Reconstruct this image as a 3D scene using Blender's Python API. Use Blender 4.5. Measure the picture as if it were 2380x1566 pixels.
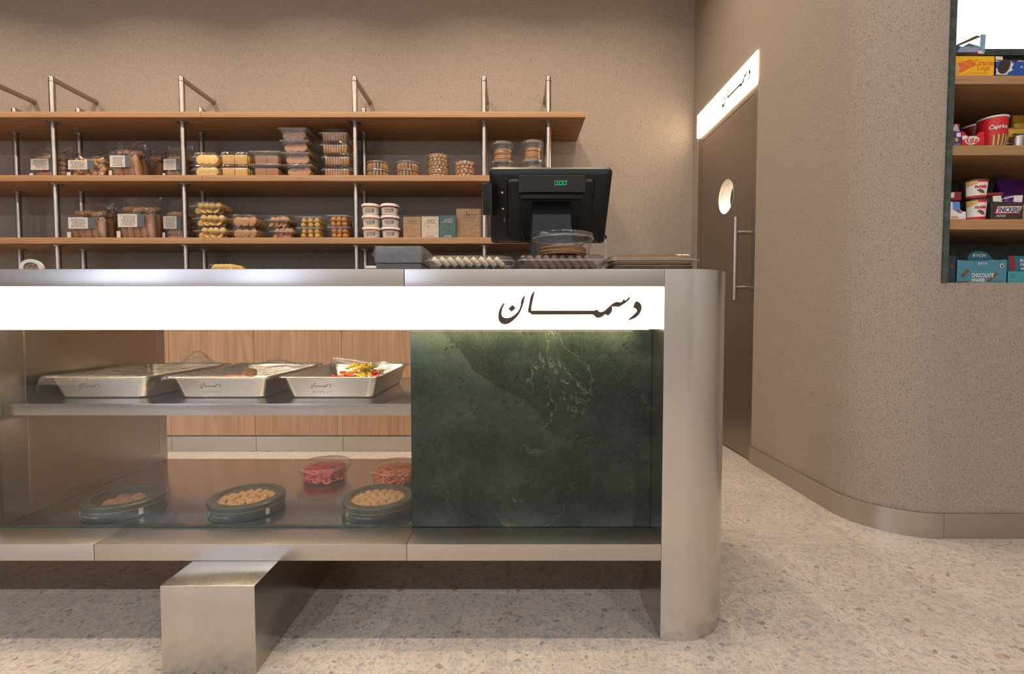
import bpy, bmesh, math, random
from mathutils import Vector, Matrix, Euler
from mathutils.geometry import tessellate_polygon

for _o in list(bpy.data.objects):
    bpy.data.objects.remove(_o)
random.seed(7)
SC = bpy.context.scene
COL = SC.collection
PI = math.pi

# ------------------------------------------------------------------ camera
FPX, CAM_H, PITCH = 1110.0, 0.9, math.atan(43 / 1110.0)
cam_data = bpy.data.cameras.new('camera')
cam_data.sensor_fit = 'HORIZONTAL'
cam_data.sensor_width = 36.0
cam_data.lens = FPX / 2380.0 * 36.0
cam_data.clip_start = 0.02
cam = bpy.data.objects.new('camera', cam_data)
COL.objects.link(cam)
cam.location = (0, 0, CAM_H)
cam.rotation_euler = (PI / 2 - PITCH, 0, 0)
SC.camera = cam

# ------------------------------------------------------------------ world, exposure
world = bpy.data.worlds.new('world')
SC.world = world
world.use_nodes = True
world.node_tree.nodes['Background'].inputs[0].default_value = (0.62, 0.72, 1.0, 1)
world.node_tree.nodes['Background'].inputs[1].default_value = 1.0
SC.view_settings.view_transform = 'Standard'
SC.view_settings.look = 'None'
SC.view_settings.gamma = 1.0
SC.view_settings.use_curve_mapping = False
SC.view_settings.exposure = 0.0
SC.cycles.transparent_max_bounces = 24
SC.cycles.max_bounces = 6
SC.cycles.diffuse_bounces = 3
SC.cycles.glossy_bounces = 3
SC.cycles.adaptive_threshold = 0.18
SC.cycles.caustics_reflective = False
SC.cycles.caustics_refractive = False

# ------------------------------------------------------------------ lights
WARM = (1.0, 0.80, 0.60)
NEUTRAL = (1.0, 0.90, 0.80)
COOL = (0.70, 0.78, 1.0)
CEIL = 3.9
DOWNLIGHTS = []   # (x, y, watts, colour)
for x in (-4.6, -3.0, -1.5, 0.0, 1.2): DOWNLIGHTS.append((x, 1.12, 18, NEUTRAL))
for x in (-4.5, -2.2, 0.1, 2.4): DOWNLIGHTS.append((x, -2.75, 72, (0.92, 0.94, 1.0)))
for x in (-4.3, -2.95, -1.6, -0.25, 0.75): DOWNLIGHTS.append((x, 2.95, 23 if x < .5 else 15, (1.0, 0.80, 0.59)))
WINDOWS = [(-6.1, -4.3), (-3.4, -2.3)]
WIN_Z = (0.7, 3.0)
ROOM = (-6.5, 4.2, -4.2, 4.0)   # x0 x1 y0 y1
for x0, x1 in WINDOWS:
    ld = bpy.data.lights.new('daylight', 'AREA')
    ld.shape = 'RECTANGLE'
    ld.size = x1 - x0
    ld.size_y = WIN_Z[1] - WIN_Z[0]
    ld.energy = 32 * (x1 - x0)
    ld.color = COOL
    lo = bpy.data.objects.new('daylight', ld)
    COL.objects.link(lo)
    lo.location = ((x0 + x1) / 2, ROOM[2] - 0.35, sum(WIN_Z) / 2)
    lo.rotation_euler = (PI / 2, 0, 0)    # shines towards +Y


def at_y(u, v, Y):
    """a point of the photograph at the real distance Y -> metres"""
    a, b = (u - 1190) / FPX, (783 - v) / FPX
    t = Y / (math.cos(PITCH) + b * math.sin(PITCH))
    return Vector((a * t, Y, CAM_H + t * (-math.sin(PITCH) + b * math.cos(PITCH))))


# ------------------------------------------------------------------ material helpers
MATS = {}


class NT:
    def __init__(self, name):
        m = bpy.data.materials.new(name)
        m.use_nodes = True
        self.m, self.t = m, m.node_tree
        self.t.nodes.clear()
        self.out = self.n('ShaderNodeOutputMaterial')
        MATS[name] = m

    def n(self, typ, **kw):
        nd = self.t.nodes.new(typ)
        for k, v in kw.items():
            if k.startswith('_'):
                setattr(nd, k[1:], v)
        return nd

    def l(self, a, b):
        self.t.links.new(a, b)

    def setin(self, nd, name, val):
        s = nd.inputs[name]
        if isinstance(val, bpy.types.NodeSocket):
            self.l(val, s)
        else:
            s.default_value = val

    def coord(self, scale=(1, 1, 1), kind='Object', rand=False):
        tc = self.n('ShaderNodeTexCoord')
        mp = self.n('ShaderNodeMapping')
        mp.inputs['Scale'].default_value = scale
        src = tc.outputs[kind]
        if rand:
            oi = self.n('ShaderNodeObjectInfo')
            mul = self.n('ShaderNodeVectorMath', _operation='MULTIPLY_ADD')
            cx = self.n('ShaderNodeCombineXYZ')
            for i in range(3): self.l(oi.outputs['Random'], cx.inputs[i])
            self.l(cx.outputs[0], mul.inputs[0])
            mul.inputs[1].default_value = (31.0, 47.0, 13.0)
            self.l(src, mul.inputs[2])
            src = mul.outputs[0]
        self.l(src, mp.inputs[0])
        return mp.outputs[0]

    def noise(self, vec, scale, detail=3, rough=.5, dist=0):
        nd = self.n('ShaderNodeTexNoise')
        self.l(vec, nd.inputs['Vector'])
        nd.inputs['Scale'].default_value = scale
        nd.inputs['Detail'].default_value = detail
        nd.inputs['Roughness'].default_value = rough
        nd.inputs['Distortion'].default_value = dist
        return nd.outputs['Fac']

    def vor(self, vec, scale, feature='F1'):
        nd = self.n('ShaderNodeTexVoronoi', _feature=feature)
        self.l(vec, nd.inputs['Vector'])
        nd.inputs['Scale'].default_value = scale
        return nd

    def math(self, op, a, b=0.0, c=0.0, clamp=False):
        nd = self.n('ShaderNodeMath', _operation=op, _use_clamp=clamp)
        for i, v in enumerate((a, b, c)):
            if isinstance(v, bpy.types.NodeSocket): self.l(v, nd.inputs[i])
            else: nd.inputs[i].default_value = v
        return nd.outputs[0]

    def ramp(self, fac, stops, interp='LINEAR'):
        nd = self.n('ShaderNodeValToRGB')
        nd.color_ramp.interpolation = interp
        e = nd.color_ramp.elements
        while len(e) < len(stops): e.new(0.5)
        for el, (p, c) in zip(e, stops):
            el.position = p
            el.color = (c[0], c[1], c[2], 1) if not isinstance(c, (int, float)) else (c, c, c, 1)
        self.l(fac, nd.inputs[0])
        return nd.outputs[0]

    def mix(self, fac, a, b, mode='MIX'):
        nd = self.n('ShaderNodeMix', _data_type='RGBA', _blend_type=mode)
        for s, v in ((nd.inputs[0], fac), (nd.inputs[6], a), (nd.inputs[7], b)):
            if isinstance(v, bpy.types.NodeSocket): self.l(v, s)
            elif isinstance(v, (int, float)): s.default_value = v
            else: s.default_value = (v[0], v[1], v[2], 1)
        return nd.outputs[2]

    def bump(self, height, strength=.3, dist=.002):
        nd = self.n('ShaderNodeBump')
        nd.inputs['Strength'].default_value = strength
        nd.inputs['Distance'].default_value = dist
        self.l(height, nd.inputs['Height'])
        return nd.outputs[0]

    def bsdf(self, **kw):
        nd = self.n('ShaderNodeBsdfPrincipled')
        for k, v in kw.items():
            k = k.replace('_', ' ')
            if isinstance(v, tuple) and len(v) == 3: v = (*v, 1)
            self.setin(nd, k, v)
        self.l(nd.outputs[0], self.out.inputs[0])
        return nd


def plain(name, col, rough=.5, metal=0.0, var=.12, scale=60, bump=0.0, **kw):
    """one colour with a little procedural unevenness"""
    t = NT(name)
    f = t.noise(t.coord(rand=True), scale, 4, .6)
    dark = tuple(c * (1 - var) for c in col)
    lite = tuple(min(1, c * (1 + var)) for c in col)
    c = t.ramp(f, [(.3, dark), (.7, lite)])
    args = dict(Base_Color=c, Roughness=rough, Metallic=metal)
    if bump: args['Normal'] = t.bump(f, bump, .002)
    args.update(kw)
    t.bsdf(**args)
    return t.m


def make_plaster(name, base, scale):
    t = NT(name)
    v = t.coord()
    big = t.noise(v, 1.3, 3)
    fine = t.noise(v, scale, 2, .6)
    spk = t.noise(v, scale * .62, 1, .5)
    c = t.ramp(fine, [(.3, tuple(b * .78 for b in base)), (.5, base), (.75, tuple(b * 1.18 for b in base))])
    m = t.ramp(spk, [(.30, 1.0), (.44, 0.0)])
    c = t.mix(t.math('MULTIPLY', m, .62), c, tuple(b * .42 for b in base))
    c = t.mix(t.math('MULTIPLY', big, .12), c, tuple(b * .7 for b in base))
    h = t.math('ADD', fine, t.math('MULTIPLY', spk, .6))
    t.bsdf(Base_Color=c, Roughness=.88, Normal=t.bump(h, .36, .003))


make_plaster('plaster', (.338, .276, .222), 270)
make_plaster('ceiling_paint', (.62, .58, .53), 80)


def make_steel(name, base, rough, stretch, streak=.5):
    t = NT(name)
    v = t.coord(stretch)
    f = t.noise(v, 1.0, 4, .65)
    cl = t.noise(t.coord(), 5.0, 5, .6)
    c = t.ramp(f, [(.3, tuple(b * .975 for b in base)), (.7, tuple(min(1, b * 1.02) for b in base))])
    c = t.mix(t.math('MULTIPLY', cl, .20), c, tuple(b * .72 for b in base))
    r = t.math('ADD', t.math('MULTIPLY', f, .10), rough - .06)
    r = t.math('ADD', r, t.math('MULTIPLY', cl, .10))
    t.bsdf(Base_Color=c, Metallic=1.0, Roughness=r, Normal=t.bump(f, .05 * streak, .001))


make_steel('steel', (.52, .485, .45), .19, (6, 6, 420), .3)
make_steel('steel_column', (.66, .62, .58), .20, (40, 40, 1.2), .0)
make_steel('steel_deck', (.52, .48, .44), .30, (5, 420, 420), .08)
make_steel('steel_floor', (.46, .42, .385), .15, (5, 420, 420), .04)
make_steel('steel_door', (.38, .335, .29), .30, (300, 300, 3), .3)
make_steel('steel_tube', (.44, .395, .35), .26, (60, 60, 400))
make_steel('steel_pan', (.66, .63, .59), .26, (120, 120, 120))
plain('chrome', (.75, .74, .72), .12, 1.0, .04)


def make_wood(name, stretch, a, b, rough=.5):
    t = NT(name)
    v = t.coord(stretch, rand=True)
    w = t.noise(v, 1.0, 6, .62, .9)
    ring = t.math('FRACT', t.math('MULTIPLY', t.noise(v, .30, 2, .5, .4), 17.0))
    ring = t.math('ABSOLUTE', t.math('SUBTRACT', ring, .5))
    c = t.ramp(w, [(.3, a), (.7, b)])
    ring = t.math('POWER', t.math('MULTIPLY', ring, 2.0), 3.0)
    c = t.mix(t.math('MULTIPLY', ring, .50), c, tuple(x * .66 for x in a))
    t.bsdf(Base_Color=c, Roughness=rough, Normal=t.bump(w, .06, .001))


make_wood('oak_shelf', (1.2, 26, 60), (.33, .168, .070), (.45, .245, .106))
make_wood('oak_door', (20, 20, .75), (.42, .225, .105), (.58, .335, .170))


def make_marble():
    t = NT('green_marble')
    v = t.coord()
    warp = t.n('ShaderNodeVectorMath', _operation='MULTIPLY_ADD')
    nz = t.n('ShaderNodeTexNoise')
    t.l(v, nz.inputs['Vector'])
    nz.inputs['Scale'].default_value = 6.0
    nz.inputs['Detail'].default_value = 5
    t.l(nz.outputs['Color'], warp.inputs[0])
    warp.inputs[1].default_value = (.13, .13, .13)
    t.l(v, warp.inputs[2])
    w = warp.outputs[0]
    n1 = t.noise(w, 5.0, 12, .68)
    c = t.ramp(n1, [(.30, (.004, .008, .006)), (.46, (.011, .020, .015)), (.58, (.022, .035, .026)), (.72, (.052, .066, .046))])
    sep = t.n('ShaderNodeSeparateXYZ')
    t.l(w, sep.inputs[0])
    # one long fault running down to the right: paler stone on its left, black seam along it
    s = t.math('ADD', sep.outputs['X'], t.math('MULTIPLY', sep.outputs['Z'], 1.163))
    s = t.math('ADD', s, FAULT)
    left = t.ramp(s, [(.0, .5), (.25, .35), (.42, .7), (.5, 1.0), (.512, .25), (1, .25)])
    up = t.ramp(sep.outputs['Z'], [(.55, .10), (.85, 1.0)])
    c = t.mix(t.math('MULTIPLY', t.math('MULTIPLY', left, up), .45), c, (.060, .080, .056))
    seam = t.ramp(s, [(.500, 0.0), (.510, 1.0), (.54, .45), (.64, 0.0)])
    mid = t.ramp(sep.outputs['Z'], [(.58, .0), (.72, 1.0), (.86, .8), (.92, .15)])
    c = t.mix(t.math('MULTIPLY', t.math('MULTIPLY', seam, mid), .75), c, (.012, .015, .011))
    # hair veins
    web = t.math('ABSOLUTE', t.math('SUBTRACT', t.noise(w, 36, 4, .6, 1.2), .5))
    web = t.ramp(web, [(.0, 1.0), (.045, .0)])
    c = t.mix(t.math('MULTIPLY', web, .11), c, (.11, .125, .08))
    vein = t.math('ABSOLUTE', t.math('SUBTRACT', t.noise(w, 3.1, 5, .62, .6), .47))
    vein = t.ramp(vein, [(.0, 1.0), (.006, .0)])
    patch = t.ramp(t.noise(v, 4.0, 2), [(.50, 0.0), (.62, 1.0)])
    c = t.mix(t.math('MULTIPLY', t.math('MULTIPLY', vein, patch), .35), c, (.22, .25, .15))
    # dark chips and pits
    vo = t.vor(w, 55)
    chip = t.ramp(vo.outputs['Distance'], [(.20, 1.0), (.30, 0.0)])
    pick = t.ramp(t.noise(v, 14, 3), [(.44, 0.0), (.54, 1.0)])
    c = t.mix(t.math('MULTIPLY', t.math('MULTIPLY', chip, pick), .85), c, (.020, .014, .010))
    vo2 = t.vor(w, 170)
    chip2 = t.ramp(vo2.outputs['Distance'], [(.18, 1.0), (.28, 0.0)])
    c = t.mix(t.math('MULTIPLY', t.math('MULTIPLY', chip2, pick), .6), c, (.015, .014, .010))
    blot = t.ramp(t.noise(w, 9.0, 4), [(.62, 0.0), (.70, 1.0)])
    c = t.mix(t.math('MULTIPLY', blot, .6), c, (.024, .026, .019))
    t.bsdf(Base_Color=c, Roughness=.20, Specular_IOR_Level=.35)


FAULT = -1.227
make_marble()
plain('green_stone', (.045, .062, .052), .4, var=.5, scale=30)


def make_terrazzo():
    t = NT('terrazzo')
    v = t.coord(rand=True)
    warp = t.n('ShaderNodeVectorMath', _operation='MULTIPLY_ADD')
    nz = t.n('ShaderNodeTexNoise')
    t.l(v, nz.inputs['Vector'])
    nz.inputs['Scale'].default_value = 60
    nz.inputs['Detail'].default_value = 2
    t.l(nz.outputs['Color'], warp.inputs[0])
    warp.inputs[1].default_value = (.012, .012, 0)
    t.l(v, warp.inputs[2])
    w = warp.outputs[0]
    base = t.ramp(t.noise(v, 9, 5), [(.3, (.51, .425, .345)), (.7, (.60, .51, .42))])
    c = base
    for sc, thr, amt in ((190, .58, .35), (105, .52, .60), (58, .66, .62)):
        vo = t.vor(w, sc)
        ed = t.vor(w, sc, 'DISTANCE_TO_EDGE')
        sp = t.n('ShaderNodeSeparateColor')
        t.l(vo.outputs['Color'], sp.inputs[0])
        on = t.math('GREATER_THAN', sp.outputs[0], thr)
        edge = t.ramp(ed.outputs['Distance'], [(.07, 0.0), (.11, 1.0)])
        chipcol = t.ramp(sp.outputs[1], [(0, (.27, .265, .26)), (.45, (.34, .33, .32)), (.80, (.43, .39, .34)), (.92, (.36, .24, .13)), (.96, (.12, .11, .10))])
        m = t.math('MULTIPLY', t.math('MULTIPLY', on, edge), amt)
        c = t.mix(m, c, chipcol)
    oi = t.n('ShaderNodeObjectInfo')
    c = t.mix(t.math('MULTIPLY', oi.outputs['Random'], .08), c, (.40, .33, .26))
    t.bsdf(Base_Color=c, Roughness=.38, Specular_IOR_Level=.4)


make_terrazzo()
plain('grout', (.46, .40, .33), .9)


def emit(name, col, strength):
    t = NT(name)
    e = t.n('ShaderNodeEmission')
    e.inputs[0].default_value = (*col, 1)
    e.inputs[1].default_value = strength
    t.l(e.outputs[0], t.out.inputs[0])


emit('lit_acrylic', (1.0, .82, .60), 3.6)
emit('lit_sign', (1.0, .76, .50), 11.0)
emit('lit_niche', (1.0, .90, .74), 3.2)
emit('lamp_lens', (1.0, .88, .75), 12)
emit('green_led', (.01, .75, .22), 1.1)


def clear(name, tint=(1, 1, 1), refl=.04, ior=1.45, rough=.05, bump=0.0, bscale=40, haze=0.0):
    """thin see-through sheet: tinted transmission plus a Fresnel reflection"""
    t = NT(name)
    tr = t.n('ShaderNodeBsdfTransparent')
    tr.inputs[0].default_value = (*tint, 1)
    gl = t.n('ShaderNodeBsdfGlossy')
    gl.inputs['Roughness'].default_value = rough
    fr = t.n('ShaderNodeLayerWeight')      # same from both sides of the sheet
    fr.inputs[0].default_value = .5
    if bump:
        nrm = t.bump(t.noise(t.coord(), bscale, 3, .55, .5), bump, .01)
        t.l(nrm, gl.inputs['Normal'])
        t.l(nrm, fr.inputs['Normal'])
    fac = t.math('ADD', t.math('MULTIPLY', t.math('POWER', fr.outputs['Facing'], 4.5), 1 - refl), refl, clamp=True)
    mx = t.n('ShaderNodeMixShader')
    t.l(fac, mx.inputs[0])
    t.l(tr.outputs[0], mx.inputs[1])
    t.l(gl.outputs[0], mx.inputs[2])
    res = mx.outputs[0]
    if haze:
        df = t.n('ShaderNodeBsdfDiffuse')
        df.inputs[0].default_value = (.8, .78, .75, 1)
        m2 = t.n('ShaderNodeMixShader')
        m2.inputs[0].default_value = haze
        t.l(res, m2.inputs[1])
        t.l(df.outputs[0], m2.inputs[2])
        res = m2.outputs[0]
    t.l(res, t.out.inputs[0])


clear('case_glass', (.975, .98, .975), .04, 1.5, .01)
clear('clear_plastic', (1, 1, 1), .055, 1.45, .13, .25, 60, haze=.006)
clear('clear_rim', (.97, .97, .97), .08, 1.5, .15, .1, 60, haze=.12)
clear('cling_film', (1, 1, 1), .06, 1.45, .12, 1.0, 55, haze=.03)
clear('bag_film', (.96, .95, .94), .10, 1.45, .10, 1.0, 26, haze=.014)
clear('tong_plastic', (.90, .91, .91), .12, 1.5, .06, .2, 30, haze=.06)

plain('cream_paint', (.80, .74, .66), .7, var=.03)
plain('dark_lettering', (.050, .028, .016), .5, var=.1)
plain('etched_print', (.16, .14, .12), .5, var=.1)
plain('faint_print', (.36, .33, .29), .5, var=.1)
plain('tin_print', (.34, .34, .30), .5, var=.1)
plain('black_shell', (.0075, .0072, .007), .45, var=.2, scale=200, Specular_IOR_Level=.3)
plain('black_gloss', (.010, .009, .009), .10, var=.1)
plain('black_slot', (.002, .002, .002), .8, var=.1)
plain('white_plastic', (.74, .70, .65), .4, var=.04)
plain('white_paper', (.52, .46, .40), .7, var=.05)
plain('slate_print', (.075, .092, .105), .6, var=.1)
plain('ink', (.16, .14, .125), .7, var=.1)
plain('grey_card', (.115, .105, .105), .55, var=.08)
plain('kraft', (.42, .26, .135), .75, var=.2, scale=90)
plain('kraft_dark', (.30, .185, .10), .75, var=.2, scale=90)
plain('beige_card', (.44, .38, .30), .75, var=.12, scale=90)
plain('green_card', (.035, .085, .085), .5, var=.2)
plain('tin_green', (.020, .032, .022), .30, var=.15)
plain('tin_lid', (.034, .042, .029), .30, 0.1, var=.12)
plain('gold_line', (.45, .33, .13), .35, .6)
# food
plain('cookie_yellow', (.62, .37, .085), .8, var=.22, scale=70, bump=.3)
plain('cookie_pale', (.66, .42, .13), .8, var=.2, scale=70, bump=.3)
plain('cookie_brown', (.36, .175, .065), .8, var=.3, scale=70, bump=.4)
plain('cookie_tan', (.44, .235, .085), .8, var=.28, scale=70, bump=.4)
plain('cookie_orange', (.58, .235, .030), .75, var=.3, scale=70, bump=.5)
plain('bread_brown', (.37, .175, .062), .75, var=.4, scale=22, bump=.4)
plain('bread_tan', (.50, .26, .095), .75, var=.35, scale=22, bump=.4)
plain('date_ball', (.60, .31, .085), .6, var=.25, scale=40, bump=.3)
plain('glazed_sweet', (.50, .165, .030), .3, var=.3, scale=30)
plain('wafer_brown', (.40, .20, .055), .75, var=.3, scale=160, bump=.5)
plain('wafer_dark', (.045, .040, .042), .6, var=.4, scale=90)
plain('nougat', (.66, .55, .36), .55, var=.1, scale=70, bump=.2)
plain('chocolate', (.17, .085, .055), .42, var=.2, scale=50)
plain('strand_red', (.90, .070, .065), .35, var=.15, Subsurface_Weight=.1)
plain('strand_orange', (.92, .19, .02), .35, var=.15, Subsurface_Weight=.1)
plain('gummy_yellow', (.92, .62, .02), .35, var=.12)
plain('gummy_red', (.80, .045, .02), .35, var=.12)
plain('gummy_orange', (.85, .17, .015), .35, var=.12)
# snack boxes
for _n, _c in dict(box_yellow=(.80, .42, .008), box_orange=(.72, .13, .02), box_blue=(.018, .065, .33), box_steel=(.23, .33, .46),
                   box_purple=(.060, .030, .20), box_red=(.55, .010, .012), box_dark=(.030, .022, .018), box_white=(.72, .66, .60),
                   box_teal=(.055, .200, .270), box_deepteal=(.010, .110, .160), box_navy=(.006, .022, .045), box_aqua=(.045, .27, .30),
                   box_gold=(.46, .27, .025), box_maroon=(.22, .012, .015), foil=(.55, .52, .48), cookie_black=(.035, .022, .016),
                   snack_brown=(.16, .055, .022), wheat=(.62, .36, .10), navy_print=(.020, .024, .12), label_pink=(.80, .56, .48),
                   sky_print=(.10, .22, .60), bag_violet=(.085, .012, .15)).items():
    plain(_n, _c, .42, 1.0 if _n == 'foil' else 0.0, var=.07)

# ------------------------------------------------------------------ mesh helpers
IDN = Matrix.Identity(4)


def box(bm, x0, x1, y0, y1, z0, z1, M=IDN):
    v = [bm.verts.new(M @ Vector(p)) for p in ((x0, y0, z0), (x1, y0, z0), (x1, y1, z0), (x0, y1, z0), (x0, y0, z1), (x1, y0, z1), (x1, y1, z1), (x0, y1, z1))]
    for f in ((3, 2, 1, 0), (4, 5, 6, 7), (0, 1, 5, 4), (1, 2, 6, 5), (2, 3, 7, 6), (3, 0, 4, 7)):
        bm.faces.new([v[i] for i in f])
    return bm


def prism(bm, pts, d, M=IDN):
    """polygon in x,z (front face at y=0) pushed back by d"""
    a = [bm.verts.new(M @ Vector((x, 0, z))) for x, z in pts]
    b = [bm.verts.new(M @ Vector((x, d, z))) for x, z in pts]
    n = len(pts)
    bm.faces.new(a)
    bm.faces.new(b[::-1])
    for i in range(n):
        bm.faces.new((a[i], b[i], b[(i + 1) % n], a[(i + 1) % n]))
    return bm


def flat_prism(bm, pts, d, M=IDN):
    """prism over a concave outline"""
    tri = tessellate_polygon([[Vector((x, z, 0)) for x, z in pts]])
    a = [bm.verts.new(M @ Vector((x, 0, z))) for x, z in pts]
    b = [bm.verts.new(M @ Vector((x, d, z))) for x, z in pts]
    n = len(pts)
    for i, j, k in tri:
        bm.faces.new((a[i], a[j], a[k]))
        bm.faces.new((b[k], b[j], b[i]))
    for i in range(n):
        bm.faces.new((a[i], b[i], b[(i + 1) % n], a[(i + 1) % n]))
    return bm


def rings(bm, loops, cap0=True, cap1=True, M=IDN):
    """loft through equal-length closed loops of 3-D points"""
    vs = [[bm.verts.new(M @ Vector(p)) for p in lp] for lp in loops]
    n = len(vs[0])
    for a, b in zip(vs[:-1], vs[1:]):
        for i in range(n):
            bm.faces.new((a[i], a[(i + 1) % n], b[(i + 1) % n], b[i]))
    if cap0: bm.faces.new(vs[0][::-1])
    if cap1: bm.faces.new(vs[-1])
    return bm


def circ(r, z, n=24, cx=0, cy=0):
    return [(cx + r * math.cos(2 * PI * i / n), cy + r * math.sin(2 * PI * i / n), z) for i in range(n)]


def lathe(bm, prof, n=24, cap0=True, cap1=True, M=IDN):
    return rings(bm, [circ(r, z, n) for r, z in prof], cap0, cap1, M)


def rrect(hw, hd, r, z, n=5, rib=0.0, nrib=None):
    """rounded rectangle loop; optional shallow ribs"""
    pts = []
    r = min(r, hw * .98, hd * .98)
    for (cx, cy, a0) in ((hw - r, hd - r, 0), (-hw + r, hd - r, PI / 2), (-hw + r, -hd + r, PI), (hw - r, -hd + r, 1.5 * PI)):
        for i in range(n + 1):
            a = a0 + PI / 2 * i / n
            pts.append((cx + r * math.cos(a), cy + r * math.sin(a), z))
    if nrib:
        out = []
        m = len(pts)
        for i in range(m):
            p, q = Vector(pts[i]), Vector(pts[(i + 1) % m])
            c_, e_ = divmod(i, n + 1)
            k = 1 if e_ < n else nrib[c_ % 2]
            nrm = Vector((q.y - p.y, -(q.x - p.x), 0))
            if nrm.length > 0: nrm.normalize()
            for j in range(k):
                o = rib if (j % 2 and k > 2) else 0
                out.append(tuple(p.lerp(q, j / k) + nrm * o))
        pts = out
    return pts


def tube(bm, path, r, n=8, cap=True):
    path = [Vector(p) for p in path]
    loops = []
    for i, p in enumerate(path):
        d = (path[min(i + 1, len(path) - 1)] - path[max(i - 1, 0)]).normalized()
        up = Vector((0, 0, 1)) if abs(d.z) < .9 else Vector((1, 0, 0))
        s = d.cross(up).normalized()
        t = s.cross(d)
        rr = r[i] if isinstance(r, (list, tuple)) else r
        loops.append([p + s * rr * math.cos(2 * PI * k / n) + t * rr * math.sin(2 * PI * k / n) for k in range(n)])
    return rings(bm, loops, cap, cap)


def ball(bm, c, r, n=10, m=6, M=IDN, jit=0.0, sq=1.0):
    """ellipsoid (r may be a triple); sq<1 squares it off; jit roughens it"""
    if not isinstance(r, (tuple, list)): r = (r, r, r)
    sg = lambda x: math.copysign(abs(x) ** sq, x)
    loops = []
    for j in range(1, m):
        th = PI * j / m
        lp = []
        for i in range(n):
            ph = 2 * PI * i / n
            k = 1 + random.uniform(-jit, jit)
            lp.append((c[0] + k * r[0] * sg(math.sin(th)) * sg(math.cos(ph)), c[1] + k * r[1] * sg(math.sin(th)) * sg(math.sin(ph)), c[2] - k * r[2] * sg(math.cos(th))))
        loops.append(lp)
    vs = [[bm.verts.new(M @ Vector(p)) for p in lp] for lp in loops]
    bot = bm.verts.new(M @ Vector((c[0], c[1], c[2] - r[2])))
    top = bm.verts.new(M @ Vector((c[0], c[1], c[2] + r[2])))
    for a, b in zip(vs[:-1], vs[1:]):
        for i in range(n):
            bm.faces.new((a[i], a[(i + 1) % n], b[(i + 1) % n], b[i]))
    for i in range(n):
        bm.faces.new((bot, vs[0][(i + 1) % n], vs[0][i]))
        bm.faces.new((top, vs[-1][i], vs[-1][(i + 1) % n]))
    return bm


def B():
    return bmesh.new()


def bevel(bm, w, seg=2):
    bmesh.ops.recalc_face_normals(bm, faces=bm.faces)
    bmesh.ops.bevel(bm, geom=list(bm.edges), offset=w, segments=seg, profile=.7, affect='EDGES', clamp_overlap=True)
    return bm


def mesh(name, bm, smooth=True, angle=32):
    bmesh.ops.recalc_face_normals(bm, faces=bm.faces)
    me = bpy.data.meshes.new(name)
    bm.to_mesh(me)
    bm.free()
    if smooth:
        me.polygons.foreach_set('use_smooth', [True] * len(me.polygons))
        me.set_sharp_from_angle(angle=math.radians(angle))
    return me


def link(name, me, mat=None, parent=None, loc=(0, 0, 0), rot=(0, 0, 0), scale=None):
    if mat is not None and not me.materials:
        me.materials.append(MATS[mat])
    o = bpy.data.objects.new(name, me)
    COL.objects.link(o)
    o.location = loc
    o.rotation_euler = rot
    if scale is not None: o.scale = scale
    if parent is not None: o.parent = parent
    return o


def part(name, bm, mat, parent=None, smooth=True, angle=32, **kw):
    return link(name, mesh(name, bm, smooth, angle), mat, parent, **kw)


def tag(o, label, cat, group=None):
    o['label'] = label
    o['category'] = cat
    if group: o['group'] = group
    return o


def thing(name, label, cat, loc=(0, 0, 0), rz=0.0, group=None):
    o = bpy.data.objects.new(name, None)
    o.empty_display_size = .05
    COL.objects.link(o)
    o.location = loc
    o.rotation_euler = (0, 0, rz)
    return tag(o, label, cat, group)


def struct(name, bm, mat, parent=None, **kw):
    o = part(name, bm, mat, parent, **kw)
    if parent is None: o['kind'] = 'structure'
    return o


def dup(root, loc, rz=None, label=None, group=None):
    r = root.copy()
    COL.objects.link(r)
    r.location = loc
    if rz is not None: r.rotation_euler = (0, 0, rz)
    if label: r['label'] = label
    if group: r['group'] = group
    for ch in list(root.children):
        c = ch.copy()
        COL.objects.link(c)
        c.parent = r
        for g in ch.children:
            d = g.copy()
            COL.objects.link(d)
            d.parent = c
    return r


# ------------------------------------------------------------------ lettering
_txt = {}


def text_mesh(s, w=None, h=None, bold=0.0, shear=0.0, depth=.0004, space=1.0):
    """flat lettering facing -Y, centred on the origin, w x h metres"""
    key = (s, w, h, bold, shear, depth, space)
    if key in _txt: return _txt[key]
    cu = bpy.data.curves.new('lettering', 'FONT')
    cu.body = s
    cu.offset = bold
    cu.shear = shear
    cu.space_character = space
    cu.resolution_u = 3
    cu.extrude = .01
    ob = bpy.data.objects.new('lettering', cu)
    me = bpy.data.meshes.new_from_object(ob)
    bpy.data.objects.remove(ob)
    xs = [v.co.x for v in me.vertices]
    ys = [v.co.y for v in me.vertices]
    bw, bh = max(xs) - min(xs), max(ys) - min(ys)
    cx, cy = (max(xs) + min(xs)) / 2, (max(ys) + min(ys)) / 2
    if w is None: w = bw * h / bh
    if h is None: h = bh * w / bw
    for v in me.vertices:
        x, y, z = v.co
        v.co = ((x - cx) * w / bw, -z / .02 * depth, (y - cy) * h / bh)
    me.update()
    _txt[key] = me
    return me


def letters(s, mat, parent, loc, w=None, h=None, rot=(0, 0, 0), **kw):
    me = text_mesh(s, w, h, **kw).copy()
    return link('lettering', me, mat, parent, loc, rot)


def bent_letters(s, mat, parent, R, z, ang, w, h, **kw):
    """lettering wrapped on an upright cylinder of radius R round the parent's axis; ang from -Y"""
    me = text_mesh(s, w, h, **kw).copy()
    for v in me.vertices:
        x, y, zz = v.co
        a = ang + x / R
        rr = R - y + .0004
        v.co = (rr * math.sin(a), -rr * math.cos(a), z + zz)
    return link('lettering', me, mat, parent)


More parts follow.
